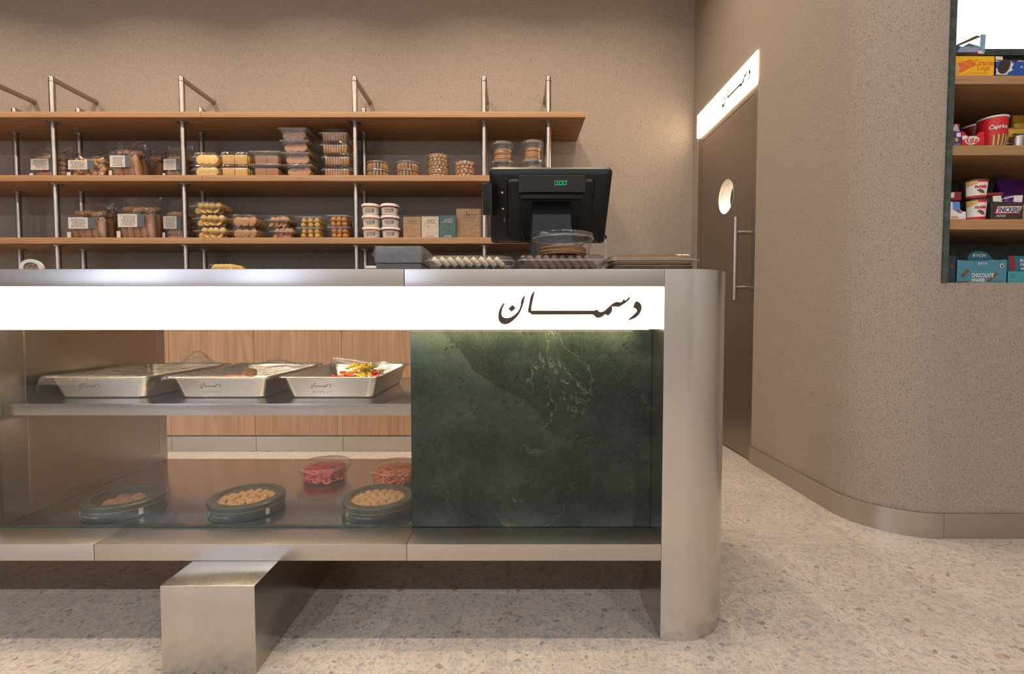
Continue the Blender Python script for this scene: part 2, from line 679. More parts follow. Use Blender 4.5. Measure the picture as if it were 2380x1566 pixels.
# the calligraphic word of the counter sign, as drawn strokes (x right, y down, 5.174 units per photo pixel)
CALLI = [
    [(622, 185), (618, 215), (608, 265), (590, 325), (565, 385), (530, 440), (480, 490), (430, 525), (385, 538), (345, 528), (315, 500), (302, 460), (303, 410), (315, 360), (340, 310), (365, 280), (380, 278), (375, 295), (355, 335), (342, 385), (342, 420), (355, 445), (380, 458), (415, 460), (455, 450), (500, 420), (535, 385), (558, 345), (570, 305), (573, 265), (582, 235), (600, 205)],
    [(472, 300), (511, 338), (462, 384), (422, 348)],
    [(735, 132), (733, 160), (722, 215), (710, 270), (700, 320), (697, 370), (1450, 370), (1485, 355), (1498, 375), (1520, 387), (1545, 385), (1575, 372), (1620, 330), (1665, 290), (1700, 268), (1730, 264), (1765, 270), (1785, 260), (1800, 235), (1812, 232), (1818, 250), (1840, 235), (1860, 210), (1878, 203), (1876, 220), (1860, 245), (1830, 272), (1780, 305), (1745, 325), (1700, 320), (1660, 322), (1667, 350), (1660, 380), (1640, 410), (1620, 430), (1580, 413), (1550, 440), (1520, 455), (1490, 458), (1465, 445), (1450, 425), (1430, 417), (710, 418), (690, 408), (678, 392), (657, 393), (660, 350), (672, 290), (685, 215), (700, 175), (720, 145)],
    [(1960, 257), (1990, 270), (2012, 300), (2018, 335), (2010, 375), (1985, 420), (1945, 455), (1900, 475), (1870, 485), (1862, 475), (1885, 455), (1930, 415), (1955, 390), (1965, 370), (1955, 350), (1935, 338), (1917, 330), (1925, 305), (1938, 270)],
]


def calligraphy(w, h, d, M=IDN):
    """the word, centred, w x h, front at y=0, depth d"""
    bm = B()
    for poly in CALLI:
        flat_prism(bm, [((x - 1160) / 1716 * w, -(y - 335) / 406 * h) for x, y in poly], d, M)
    return bm


def scribble(w, h, rows, d=.0006, seed=1, M=IDN):
    """rows of small print: broken dark dashes too small to read"""
    rnd = random.Random(seed)
    bm = B()
    for k in range(rows):
        z = h / 2 - (k + .5) * h / rows
        x = -w / 2 * rnd.uniform(.5, 1)
        while x < w / 2 * .8:
            L = rnd.uniform(.05, .22) * w
            box(bm, x, min(x + L, w / 2), -d, 0, z - h / rows * .22, z + h / rows * .22, M)
            x += L + .05 * w
    return bm
# ================================================================== THE ROOM
X0, X1, Y0, Y1 = ROOM
WX = 1.493          # side wall with the door
WY = 1.928          # wall face turned to the room, right
# floor: grout bed with terrazzo tiles laid on it
floor = struct('floor', box(B(), X0, X1, Y0, Y1, -.10, -.0010), 'grout')
TW = .345
_tb = B()
box(_tb, -TW / 2 + .0005, TW / 2 - .0005, -TW / 2 + .0005, TW / 2 - .0005, -.012, 0)
tile_me = mesh('floor_tile', bevel(_tb, .0005, 1), False)
_tiles = []
for j in range(-1, 9):
    for i in range(-9, 11):
        cx, cy = -.0142 + (i + .5) * TW, 1.1885 + (j + .5) * TW
        if cx - TW / 2 > WX and cy + TW / 2 > 2.3: continue
        if cy > Y1: continue
        link('floor_tile', tile_me, 'terrazzo', floor, (cx, cy, 0), (0, 0, 0))
# the rest of the floor, outside the picture, in larger slabs of the same stone
for sx0, sx1, sy0, sy1 in ((X0, X1, Y0, 1.1885 - TW), (X0, -.0142 - 9 * TW, 1.1885 - TW, Y1), (-.0142 + 11 * TW, X1, 1.1885 - TW, Y1)):
    part('floor_slab', box(B(), sx0 + .001, sx1 - .001, sy0 + .001, sy1 - .001, -.012, 0), 'terrazzo', floor)

# back wall, left wall, rear wall (with windows), ceiling
struct('wall_back', box(B(), X0, WX + 1.2, Y1, Y1 + .15, 0, CEIL), 'plaster')
struct('wall_left', box(B(), X0 - .15, X0, Y0, Y1, 0, CEIL), 'plaster')
struct('wall_entry', box(B(), X1, X1 + .15, Y0, WY, 0, CEIL), 'ceiling_paint')
struct('ceiling', box(B(), X0, X1, Y0, Y1, CEIL, CEIL + .12), 'ceiling_paint')
_rb = B()
_xs = [X0] + [c for w_ in WINDOWS for c in w_] + [X1]
for k in range(0, len(_xs), 2): box(_rb, _xs[k], _xs[k + 1], Y0 - .15, Y0, 0, CEIL)
for a, b in WINDOWS:
    box(_rb, a, b, Y0 - .15, Y0, 0, WIN_Z[0])
    box(_rb, a, b, Y0 - .15, Y0, WIN_Z[1], CEIL)
struct('wall_rear', _rb, 'ceiling_paint')
for k, (a, b) in enumerate(WINDOWS):
    w_ = struct('window_%d' % (k + 1), box(B(), a + .05, b - .05, Y0 - .08, Y0 - .072, WIN_Z[0] + .05, WIN_Z[1] - .05), 'case_glass')
    fb = B()
    for q in ((a, b, WIN_Z[0], WIN_Z[0] + .05), (a, b, WIN_Z[1] - .05, WIN_Z[1]), (a, a + .05, WIN_Z[0] + .05, WIN_Z[1] - .05), (b - .05, b, WIN_Z[0] + .05, WIN_Z[1] - .05), ((a + b) / 2 - .025, (a + b) / 2 + .025, WIN_Z[0] + .05, WIN_Z[1] - .05)):
        box(fb, q[0], q[1], Y0 - .11, Y0 - .04, q[2], q[3])
    part('window_frame', fb, 'black_shell', w_)

# side wall that swings round a quarter circle into the wall with the snack niche
ARC_R = .27
NX0, NX1, NZ0, NZ1, NY = 1.727, 3.05, 1.044, 2.95, 2.33
DY0, DY1, DZ = 2.955, 3.895, 2.525     # door opening
def wall_path(off):
    """plan of the wall face pushed out by off towards the room"""
    x, y, r = WX - off, WY - off, ARC_R + off
    cx, cy = WX + ARC_R, WY + ARC_R
    pts = [(x, DY0), (x, 2.6)]
    for k in range(0, 25):
        a = PI + PI / 2 * k / 24
        pts.append((cx + r * math.cos(a), cy + r * math.sin(a)))
    return pts, (x, y)
pts, _ = wall_path(0)
# split the arc where the niche begins
plan = []
for p, q in zip(pts[:-1], pts[1:]):
    plan.append(p)
    if p[0] < NX0 < q[0]:
        t_ = (NX0 - p[0]) / (q[0] - p[0])
        plan.append((NX0, p[1] + t_ * (q[1] - p[1])))
plan += [pts[-1], (NX1, WY), (X1, WY)]
zs = [0, NZ0, NZ1, CEIL]
wb = B()
vv = [[wb.verts.new((x, y, z)) for z in zs] for x, y in plan]
for i in range(len(plan) - 1):
    for k in range(3):
        if k == 1 and plan[i][0] >= NX0 - 1e-6 and plan[i + 1][0] <= NX1 + 1e-6: continue
        wb.faces.new((vv[i][k], vv[i + 1][k], vv[i + 1][k + 1], vv[i][k + 1]))
# over and beside the door
wall_right = struct('wall_right', wb, 'plaster', angle=20)
lb_ = B()
box(lb_, WX, WX + .08, DY1, Y1, 0, CEIL)
box(lb_, WX, WX + .08, DY0, DY1, DZ, CEIL)
struct('wall_door', lb_, 'plaster')

# steel skirting in its three lengths
def skirt(path, name, parent=None):
    bm = B()
    for h0, h1 in ((0, .104),):
        o = [bm.verts.new((x, y, h0)) for x, y in path[0]], [bm.verts.new((x, y, h1)) for x, y in path[0]]
        i = [bm.verts.new((x, y, h0)) for x, y in path[1]], [bm.verts.new((x, y, h1)) for x, y in path[1]]
        for k in range(len(path[0]) - 1):
            bm.faces.new((o[0][k], o[0][k + 1], o[1][k + 1], o[1][k]))
            bm.faces.new((i[0][k + 1], i[0][k], i[1][k], i[1][k + 1]))
            bm.faces.new((o[1][k], o[1][k + 1], i[1][k + 1], i[1][k]))
        for k in (0, -1):
            bm.faces.new((o[0][k], o[1][k], i[1][k], i[0][k]))
    return bm
po, pi_ = wall_path(.009)[0], wall_path(.0005)[0]
base = struct('baseboard_right', skirt(([po[0], po[2]], [pi_[0], pi_[2]]), 'baseboard'), 'steel_deck')
gap = .0012
part('skirting_length', skirt((po[2:], pi_[2:]), 'curve'), 'steel', base)
part('skirting_length', skirt(([(po[-1][0] + gap, po[-1][1]), (X1, po[-1][1])], [(pi_[-1][0] + gap, pi_[-1][1]), (X1, pi_[-1][1])]), 'straight'), 'steel_deck', base)

# niche lined with green stone
nb = B()
box(nb, NX0, NX0 + .021, 1.922, NY, NZ0 + .0005, NZ1)          # left lining, its edge shows
box(nb, NX0 + .021, NX1, NY - .001, NY + .02, NZ0, NZ1)         # back
box(nb, NX0 + .035, NX1, WY + .004, NY, NZ0 - .05, NZ0)                # sill
box(nb, NX1 - .021, NX1, 1.922, NY, NZ0, NZ1)
box(nb, NX0, NX1, WY + .004, NY, NZ1, NZ1 + .03)
struct('trim_1', nb, 'green_stone')
# backlit panel in the top bay of the niche
lp = thing('niche_light_panel', 'white backlit panel filling the top back of the snack niche', 'light panel', (2.4, NY - .004, 2.172))
part('diffuser', box(B(), 1.752 - 2.4, 3.0 - 2.4, -.012, 0, 0, .70), 'lit_niche', lp)
_ms = B()
box(_ms, NX0 + .022 - 2.4, NX1 - .022 - 2.4, -.022, .004, -.03, -.001)
part('frame', _ms, 'green_stone', lp)

# ------------------------------------------------------------------ door with porthole
PC, PR = (3.385, 1.752), .116      # porthole centre (y, z) and radius
def yz_plate(bm, y0, y1, z0, z1, x0, x1, hole=None, n=40):
    """upright plate in the y,z plane, with an optional round hole"""
    if not hole:
        return box(bm, x0, x1, y0, y1, z0, z1)
    (cy, cz), r = hole
    def sq(a):
        c, s = math.cos(a), math.sin(a)
        k = min(((y1 - cy) / c if c > 1e-9 else (y0 - cy) / c if c < -1e-9 else 1e9), ((z1 - cz) / s if s > 1e-9 else (z0 - cz) / s if s < -1e-9 else 1e9))
        return (cy + k * c, cz + k * s)
    angs = sorted([2 * PI * i / n for i in range(n)] + [math.atan2(z - cz, y - cy) % (2 * PI) for y in (y0, y1) for z in (z0, z1)])
    for a, b in zip(angs, angs[1:] + [angs[0] + 2 * PI]):
        ia, ib = (cy + r * math.cos(a), cz + r * math.sin(a)), (cy + r * math.cos(b), cz + r * math.sin(b))
        oa, ob = sq(a), sq(b)
        for x in (x0, x1):
            bm.faces.new([bm.verts.new((x, *p)) for p in ((ia, oa, ob, ib) if x == x0 else (ib, ob, oa, ia))])
        bm.faces.new([bm.verts.new(p) for p in ((x0, *ia), (x0, *ib), (x1, *ib), (x1, *ia))])
        bm.faces.new([bm.verts.new(p) for p in ((x0, *ob), (x0, *oa), (x1, *oa), (x1, *ob))])
    bmesh.ops.remove_doubles(bm, verts=bm.verts, dist=1e-5)
    return bm
door = struct('door_1', yz_plate(B(), DY0 + .058, DY1 - .072, .010, 2.287, 1.500, 1.545, (PC, PR)), 'steel_door', angle=25)
fb = B()
box(fb, 1.499, 1.58, DY0, DY0 + .055, 0, DZ)
box(fb, 1.499, 1.58, DY1 - .069, DY1, 0, DZ)
box(fb, 1.499, 1.58, DY0 + .055, DY1 - .069, 2.290, DZ)
part('door_frame', fb, 'steel_door', door)
rb = B()
_M = Matrix.Translation((1.498, PC[0], PC[1])) @ Matrix.Rotation(PI / 2, 4, 'Y')
for r0, r1, z0, z1 in ((PR - .001, PR + .002, .001, .085),):
    lo, hi = [circ(r0, z, 40) for z in (z0, z1)], [circ(r1, z, 40) for z in (z0, z1)]
    rings(rb, [lo[0], hi[0], hi[1], lo[1], lo[0]], False, False, _M)
part('porthole_ring', rb, 'cream_paint', door)
gb = B()
rings(gb, [circ(PR - .002, .018, 40), circ(PR - .002, .024, 40)], True, True, _M)
part('porthole_pane', gb, 'case_glass', door)
hb = B()
tube(hb, [(1.430, 3.085, 1.019), (1.430, 3.085, 1.546)], .0165, 18)
hd = part('handle', hb, 'steel_tube', door)
for zz in (1.452, 1.102):
    sb = B()
    tube(sb, [(1.442, 3.085, zz), (1.502, 3.085, zz)], .011, 14)
    tube(sb, [(1.450, 3.085, zz), (1.458, 3.085, zz)], .0145, 14)
    part('standoff', sb, 'steel_tube', hd)
# small lit back room behind the porthole
bb = B()
box(bb, 2.55, 2.60, 2.45, 4.0, 0, 2.7)
box(bb, 1.60, 2.60, 2.42, 2.45, 0, 2.7)
box(bb, 1.60, 2.60, 4.0, 4.0005, 0, 2.7)
box(bb, 1.60, 2.60, 2.45, 4.0, 2.7, 2.75)
struct('wall_store', bb, 'cream_paint')
ld = bpy.data.lights.new('store_light', 'POINT')
ld.energy = 190
ld.shadow_soft_size = .1
ld.color = NEUTRAL
lo = bpy.data.objects.new('store_light', ld)
COL.objects.link(lo)
lo.location = (2.1, 3.3, 2.5)

# backlit sign over the door
sg = thing('door_sign', 'backlit white sign with dark script above the steel door', 'sign', (1.497, (DY0 + DY1) / 2, 2.345))
part('light_box', box(B(), -.012, .0015, DY0 - (DY0 + DY1) / 2, DY1 - (DY0 + DY1) / 2, 0, .178), 'lit_sign', sg)
_R = Matrix.Translation((-.0135, -.19, .089)) @ Matrix.Rotation(-PI / 2, 4, 'Z')
part('script', calligraphy(.40, .105, .0015, _R), 'dark_lettering', sg, False)
part('divider', box(B(), -.0135, -.012, .098, .101, .03, .148), 'dark_lettering', sg, False)
link('lettering', text_mesh('DASMAN', .22, .035).copy(), 'dark_lettering', sg, (-.0128, .27, .089), (0, 0, -PI / 2))

# ceiling downlights (outside the picture; they light the place)
_hm = B()
lathe(_hm, [(.075, 0), (.075, .05), (.066, .05), (.066, .012), (.060, .006)], 24, False, False)
_hme = mesh('housing', _hm)
_lm = mesh('lens', lathe(B(), [(.058, .012), (.058, .016)], 24))
_cnt = {}
for x, y, wt, colr in DOWNLIGHTS:
    row = 'over the counter front' if abs(y - 1.12) < .1 else ('at the shop entrance' if y < 0 else 'over the serving aisle')
    _cnt[row] = _cnt.get(row, 0) + 1
    nth = ('leftmost', 'second from left', 'third from left', 'fourth from left', 'fifth from left')[_cnt[row] - 1]
    d = thing('ceiling_downlight', 'round ceiling downlight %s, %s of its row' % (row, nth), 'downlight', (x, y, CEIL - .05), 0, 'downlights ' + row)
    link('housing', _hme, 'white_plastic', d)
    ld = bpy.data.lights.new('downlight_lamp', 'AREA')
    ld.shape = 'DISK'
    ld.size = .11
    ld.energy = wt
    if y > 2: ld.spread = math.radians(132)
    ld.color = colr
    lo = bpy.data.objects.new('lamp', ld)
    COL.objects.link(lo)
    lo.parent = d
    lo.location = (0, 0, .004)
# ================================================================== THE COUNTER
YF, YM, YBK = 1.300, 1.408, 2.107      # front plane, glass/marble plane, back
CXR, CXS, CXL = .414, -.292, -2.30     # column edge, seam, far left end
ZT, ZL1, ZL0, ZB1, ZB0 = 1.034, .987, .871, .275, .2285
ER, ECX = .165, .471
counter = thing('display_counter', 'long brushed steel display counter with a glowing front band and green marble panel', 'counter', (-.8, YF, 0))
CO = counter.location


def cpart(name, bm, mat, parent=None, **kw):
    """counter part given in room coordinates"""
    o = part(name, bm, mat, parent or counter, **kw)
    bmesh_off = Matrix.Translation(-CO)
    o.data.transform(bmesh_off)
    return o


def plan_prism(bm, pts, z0, z1):
    a = [bm.verts.new((x, y, z0)) for x, y in pts]
    b = [bm.verts.new((x, y, z1)) for x, y in pts]
    n = len(pts)
    bm.faces.new(a[::-1])
    bm.faces.new(b)
    for i in range(n): bm.faces.new((a[i], a[(i + 1) % n], b[(i + 1) % n], b[i]))
    return bm


def bbox(x0, x1, y0, y1, z0, z1, w=.0015, seg=2):
    return bevel(box(B(), x0, x1, y0, y1, z0, z1), w, seg)


# top band in two lengths (seam above the marble edge)
cpart('top_panel', bbox(CXL, CXS - .0007, YF, YBK, ZL1, ZT), 'steel')
cpart('top_panel', bbox(CXS + .0007, CXR - .0004, YF, YBK, ZL1, ZT), 'steel')
# rounded end
arc = [(ECX + ER * math.sin(PI / 2 * k / 20), YF + ER - ER * math.cos(PI / 2 * k / 20)) for k in range(21)]
outline = [(CXR, YF)] + arc + [(ECX + ER, 1.483), (CXR, 1.483)]
endp = cpart('end_column', plan_prism(B(), outline, 0, ZT + .0004), 'steel_column', angle=20)
cpart('side_panel', bbox(ECX + ER - .02, ECX + ER, 1.4835, YBK, 0, ZT), 'steel_column')
cpart('end_top', bbox(CXR, ECX + ER - .0205, 1.4835, YBK, ZL1, ZT), 'steel')
# glowing band
band = cpart('light_band', box(B(), CXL + .02, CXR - .003, YF + .002, YM - .004, ZL0, ZL1 - .0035), 'lit_acrylic')
_c0 = at_y(1158, 676, YF)
_c1 = at_y(1491, 754, YF)
cb = calligraphy(abs(_c1.x - _c0.x), abs(_c0.z - _c1.z), .002, Matrix.Translation(((_c0.x + _c1.x) / 2, YF - .0002, (_c0.z + _c1.z) / 2)))
cpart('script', cb, 'dark_lettering', band, smooth=False)
# warm strip under the band, washing down the marble and the glass
_st = cpart('led_strip', box(B(), CXL + .05, CXR - .02, 1.376, 1.396, ZL0 - .004, ZL0 - .0002), 'white_plastic')
ld = bpy.data.lights.new('band_lamp', 'AREA')
ld.shape = 'RECTANGLE'
ld.size, ld.size_y = CXR - CXL - .1, .012
ld.energy = 4.5
ld.color = (1.0, .80, .48)
lo = bpy.data.objects.new('band_lamp', ld)
COL.objects.link(lo)
lo.parent = _st
lo.location = Vector(((CXL + CXR) / 2, 1.386, ZL0 - .0055)) - CO
# green marble front of the till end and its carcass
cpart('marble_panel', bbox(-.2995, CXR - .0005, YM, YM + .02, ZB1 + .0005, ZL1), 'green_marble')
cpart('inner_panel', bbox(-.2995, -.281, YM + .0205, YBK, ZB1 + .0005, ZL1), 'steel_deck')
cpart('rear_panel', bbox(-.28, CXR - .001, YBK - .02, YBK, ZB1 + .0005, ZL1 - .0005), 'steel')
# bench / deck in three lengths
s2 = at_y(219, 1285, YF).x
for x0, x1 in ((CXL, s2 - .0006), (s2 + .0006, CXS - .0006), (CXS + .0006, CXR - .0006)):
    cpart('deck_panel', bbox(x0, x1, YF, YM - .003, ZB0, ZB1, .0012), 'steel_deck')
cpart('case_floor', bbox(CXL, CXR - .0006, YM - .0028, YBK, ZB0, ZB1, .0008), 'steel_floor')
# glass front, channel
cpart('glass_front', box(B(), -1.534, -.3005, YM, YM + .008, ZB1 + .004, ZL1 - .01), 'case_glass')
cpart('glass_channel', box(B(), -1.534, -.3005, YM - .002, YM + .010, ZB1 + .0003, ZB1 + .004), 'green_stone')
cpart('glass_front', box(B(), CXL + .02, -1.556, YM, YM + .008, ZB1 + .004, ZL1 - .01), 'case_glass')
# partition with a framed access panel
PX = -1.535
part_o = cpart('partition', bbox(PX - .02, PX, YM + .001, YBK, ZB1 + .0005, ZL1 - .0005), 'steel_door')
ap = B()
y0, y1, z0, z1 = 1.50, 2.06, .312, .90
for q in ((y0, y0 + .004, z0, z1), (y1 - .002, y1, z0, z1), (y0 + .004, y1 - .002, z0, z0 + .002), (y0 + .004, y1 - .002, z1 - .002, z1)):
    box(ap, PX - .0002, PX + .0018, q[0], q[1], q[2], q[3])
cpart('panel_edge', ap, 'steel', part_o)
cpart('access_panel', box(B(), PX - .0002, PX + .0010, y0 + .0042, y1 - .0022, z0 + .0022, z1 - .0022), 'steel_door', part_o)
# glass/steel shelf in the case
ZS = at_y(500, 938, 1.43).z
cpart('case_shelf', bbox(PX + .001, -.3005, 1.43, 2.08, ZS - .0355, ZS, .001), 'steel_floor')
# warm strip lights inside the case: one under the top, one under the shelf
for nm, (yy, zz, wt) in (('upper', (1.50, ZL1 - .0005, 2.6)), ('lower', (1.50, ZS - .036, 1.9))):
    strip = cpart('led_strip', box(B(), PX + .05, -.35, yy - .011, yy + .011, zz - .009, zz), 'white_plastic')
    ld = bpy.data.lights.new('case_lamp', 'AREA')
    ld.shape = 'RECTANGLE'
    ld.size, ld.size_y = 1.10, .014
    ld.energy = wt
    ld.color = (1.0, .82, .60)
    lo = bpy.data.objects.new('case_lamp', ld)
    COL.objects.link(lo)
    lo.parent = strip
    lo.location = Vector(((PX - .30) / 2, yy, zz - .0105)) - CO
# block foot under the deck
cpart('block_foot', bbox(-.886, -.648, 1.1764, 2.03, .0005, ZB0 - .0005, .002), 'steel')

# ================================================================== BACK RUN: cabinets, worktop
ZW = 1.035
KX = [-3.473, -2.889, -2.305, -1.733, -1.145, -.557, .031, .6]
cab_labels = {0: 'oak cabinet unit at the far left of the back run', 1: 'oak cabinet unit partly hidden by the steel partition of the case', 2: 'oak cabinet unit seen behind the leftmost wrapped tray', 3: 'oak cabinet unit seen behind the middle tray of sweets',
              4: 'oak cabinet unit seen behind the tray with yellow sweets', 5: 'oak cabinet unit behind the green marble panel', 6: 'oak cabinet unit at the right end of the back run'}
for k in range(7):
    xa, xb = KX[k] + .0012, KX[k + 1] - .0012
    c = thing('cabinet_unit', cab_labels[k], 'cabinet', ((xa + xb) / 2, 3.2, 0), 0, 'oak cabinets behind the counter')
    hw = (xb - xa) / 2
    part('body', box(B(), -hw, hw, .022, .78, .104, ZW - .041), 'oak_door', c)
    part('door', bevel(box(B(), -hw, hw, 0, .020, .111, ZW - .045), .0012, 1), 'oak_door', c)
    part('kickplate', bevel(box(B(), -hw, hw, .004, .018, .001, .103), .001, 1), 'steel', c)
tag(part('worktop', bbox(KX[0], KX[-1], 3.19, 3.995, ZW - .04, ZW), 'steel_deck'), 'steel worktop along the back wall behind the counter', 'worktop')

# ================================================================== WALL SHELVING
YS, YSB = 3.53, 3.985
SHZ = [(2.361, 2.402), (1.903, 1.946), (1.449, 1.494)]
SEAM, SEND, SLEFT = -2.265, .535, -4.6
sh_names = ('top', 'middle', 'lowest')
sh_labels = ['topmost oak wall shelf, empty on top', 'middle oak wall shelf carrying bread bags, biscuit packs and round tubs', 'lowest oak wall shelf with white tubs and small printed boxes']
for (za, zb), nm, lb in zip(SHZ, sh_names, sh_labels):
    s = thing('wall_shelf', lb, 'shelf', (-2.0, YS, za), 0, 'oak shelves on the back wall')
    part('board', bevel(box(B(), SLEFT + 2.0, SEAM + 2.0 - .0008, 0, YSB - YS, 0, zb - za), .002, 2), 'oak_shelf', s)
    part('board', bevel(box(B(), SEAM + 2.0 + .0008, SEND + 2.0, 0, YSB - YS, 0, zb - za), .002, 2), 'oak_shelf', s)
PXS = [-3.925, -3.42, -2.455, -1.170, -.208, .271]
PR_ = .0205
pole_lb = ['leftmost', 'second from the left', 'third from the left', 'fourth from the left', 'fifth from the left', 'rightmost']
for fr, (py, tip) in (('front', (3.62, 2.70)), ('rear', (3.835, 2.563))):
    for x, lb in zip(PXS, pole_lb):
        q = thing('shelf_pole', 'steel %s pole with wall arm holding the shelves, %s' % (fr, lb), 'pole', (x, py, ZW), 0, '%s shelf poles' % fr)
        h = tip - ZW
        bm = B()
        # upright with a rounded elbow at the top
        loops = []
        lathe(bm, [(PR_, .0005), (PR_, h - .022), (PR_ * .93, h - .011), (PR_ * .7, h - .004), (PR_ * .3, h)], 18)
        part('upright', bm, 'steel_tube', q)
        bm = B()
        tube(bm, [(0, PR_ * .6, h - PR_ - .003), (0, 4.0 - py - .001, h - PR_ - .003)], PR_ * .93, 16)
        part('arm', bm, 'steel_tube', q)
        part('joint', lathe(B(), [(PR_ + .0006, h - .045), (PR_ + .0006, h - .042)], 18), 'black_shell', q)
        for za, zb in SHZ:
            part('flange', lathe(B(), [(.043, za - ZW - .006), (.043, za - ZW - .0005)], 22), 'steel_tube', q)
# ================================================================== GOODS: builders
_food = {}


def food(kind, mat):
    key = (kind, mat)
    if key in _food: return _food[key]
    bm = B()
    if kind == 'disc': lathe(bm, [(.55, -.16), (.93, -.12), (1, -.02), (.95, .09), (.7, .16), (.3, .18)], 14)
    elif kind == 'ball': ball(bm, (0, 0, 0), 1, 10, 7, jit=.03)
    elif kind == 'lump': ball(bm, (0, 0, 0), (1, .9, .8), 10, 7, jit=.16)
    elif kind == 'loaf': ball(bm, (0, 0, 0), 1, 14, 8, jit=.05, sq=.82)
    elif kind == 'slab': bevel(box(bm, -1, 1, -1, 1, -1, 1), .12, 1)
    elif kind == 'wafer': lathe(bm, [(.97, -1), (1, 0), (.98, 1)], 28)
    elif kind == 'twist':
        tube(bm, [(-1, 0, .1), (-.5, .05, -.05), (0, -.05, .06), (.5, .06, -.04), (1, 0, .1)], [.16, .24, .26, .24, .15], 7)
    me = mesh(kind, bm, angle=50)
    me.materials.append(MATS[mat])
    _food[key] = me
    return me


def bit(name, kind, mat, parent, loc, size, rot=(0, 0, 0)):
    s = size if isinstance(size, (tuple, list)) else (size,) * 3
    return link(name, food(kind, mat), None, parent, loc, rot, s)


def wpart(name, bm, mat, parent, smooth=False, **kw):
    """part given in room coordinates under a thing that is not turned"""
    o = part(name, bm, mat, parent, smooth, **kw)
    L = Vector(parent.location)
    if parent.parent: L = L + Vector(parent.parent.location)
    o.data.transform(Matrix.Translation(-L))
    return o


def shell_clam(w, d, h, rib=.0012):
    """hinged clear box: tapered base, flange, domed lid"""
    hw, hd = w / 2, d / 2
    bm = B()
    R = lambda s, z, rb=rib: rrect(hw * s, hd - hw * (1 - s), .022, z, 4, rb, (int(w / .006), int(d / .006)))
    rings(bm, [R(.84, .001), R(.86, .003), R(.94, h * .55), R(1.0, h * .56, 0), R(1.0, h * .60, 0), R(.93, h * .61), R(.88, h * .93), R(.83, h - .001)])
    return bm


def rim_clam(w, d, h):
    hw, hd = w / 2, d / 2
    bm = B()
    lo = [rrect(hw * s, hd - hw * (1 - s), .022, z, 4) for s, z in ((.95, h * .555), (1.015, h * .555), (1.015, h * .605), (.95, h * .605), (.95, h * .555))]
    rings(bm, lo, False, False)
    return bm


def shell_tray(w, d, h):
    """tapered clear tray with a flat lid"""
    hw, hd = w / 2, d / 2
    bm = B()
    R = lambda s, z: rrect(hw * s, hd - hw * (1 - s), .014, z, 4, .0008, (int(w / .012), int(d / .012)))
    rings(bm, [R(.74, .001), R(.76, .003), R(.93, h * .90)], True, False)
    return bm


def lid_tray(w, d, h):
    hw, hd = w / 2, d / 2
    bm = B()
    rings(bm, [rrect(hw * s, hd - hw * (1 - s), .016, z, 4) for s, z in ((.95, h * .89), (1.0, h * .89), (1.0, h * .985), (.97, h - .0005))])
    return bm


def fill(p, kind, mat, w, d, h, name='biscuit', base=.72, seed=0):
    rnd = random.Random(seed)
    iw, idp = w * base, d * .80
    if kind == 'disc':
        r = h * .43
        nx = max(2, int(round(iw / (1.55 * r))))
        for j in range(4):
            for i in range(nx):
                x = -iw / 2 + r * .85 + (iw - 1.7 * r) * i / max(1, nx - 1)
                bit(name, 'disc', mat, p, (x + rnd.uniform(-.004, .004), -idp / 2 + .018 + j * (idp - .03) / 3.5, r * .93 + .004 + rnd.uniform(0, .008)), r, (PI / 2 - .25 + rnd.uniform(-.15, .15), rnd.uniform(-.1, .1), rnd.uniform(-.35, .35)))
    elif kind == 'heap':
        r = h * .26
        for j in range(4):
            for i in range(4):
                for k in range(2):
                    bit(name, 'ball' if k else 'disc', mat, p, (-iw / 2 + r + (iw - 2 * r) * (i + .5 * (k % 2)) / 3.5 + rnd.uniform(-.005, .005), -idp / 2 + r * .7 + j * (idp - r) / 4, r * .9 + .004 + k * r * 1.45), r * 1.05, (rnd.uniform(.6, 1.6), rnd.uniform(-.5, .5), rnd.uniform(-.6, .6)))
    elif kind == 'slab':
        for j in range(6):
            for i in range(2):
                bit(name, 'slab', mat, p, (-iw / 4 + i * iw / 2, -idp / 2 + .012 + j * idp / 6, h * .40), (iw / 4 * .94, .010, h * .36), (.12, 0, rnd.uniform(-.06, .06)))
    elif kind == 'sheaf':
        n = 9
        for j in range(2):
            for i in range(n):
                bit(name, 'slab', mat, p, (-iw / 2 + (i + .5) * iw / n, (-.25 + .5 * j) * idp, h * .38), (iw / n * .42, idp * .22, h * .34), (0, rnd.uniform(-.06, .06), 0))
    elif kind in ('ball', 'lump'):
        r = h * .25
        nx = max(3, int(iw / (2.1 * r)))
        for k in range(2):
            for j in range(4):
                for i in range(nx):
                    bit(name, kind, mat, p, (-iw / 2 + r + (iw - 2 * r) * i / (nx - 1) + rnd.uniform(-.003, .003), -idp / 2 + r + j * (idp - 2 * r) / 3.2, r + .004 + k * r * 1.6), r * rnd.uniform(.92, 1.06), (rnd.random() * 3, rnd.random() * 3, 0))


LV = {1: [''], 2: ['lower ', 'upper '], 3: ['bottom ', 'middle ', 'top '], 4: ['bottom ', 'second-lowest ', 'second-highest ', 'topmost ']}


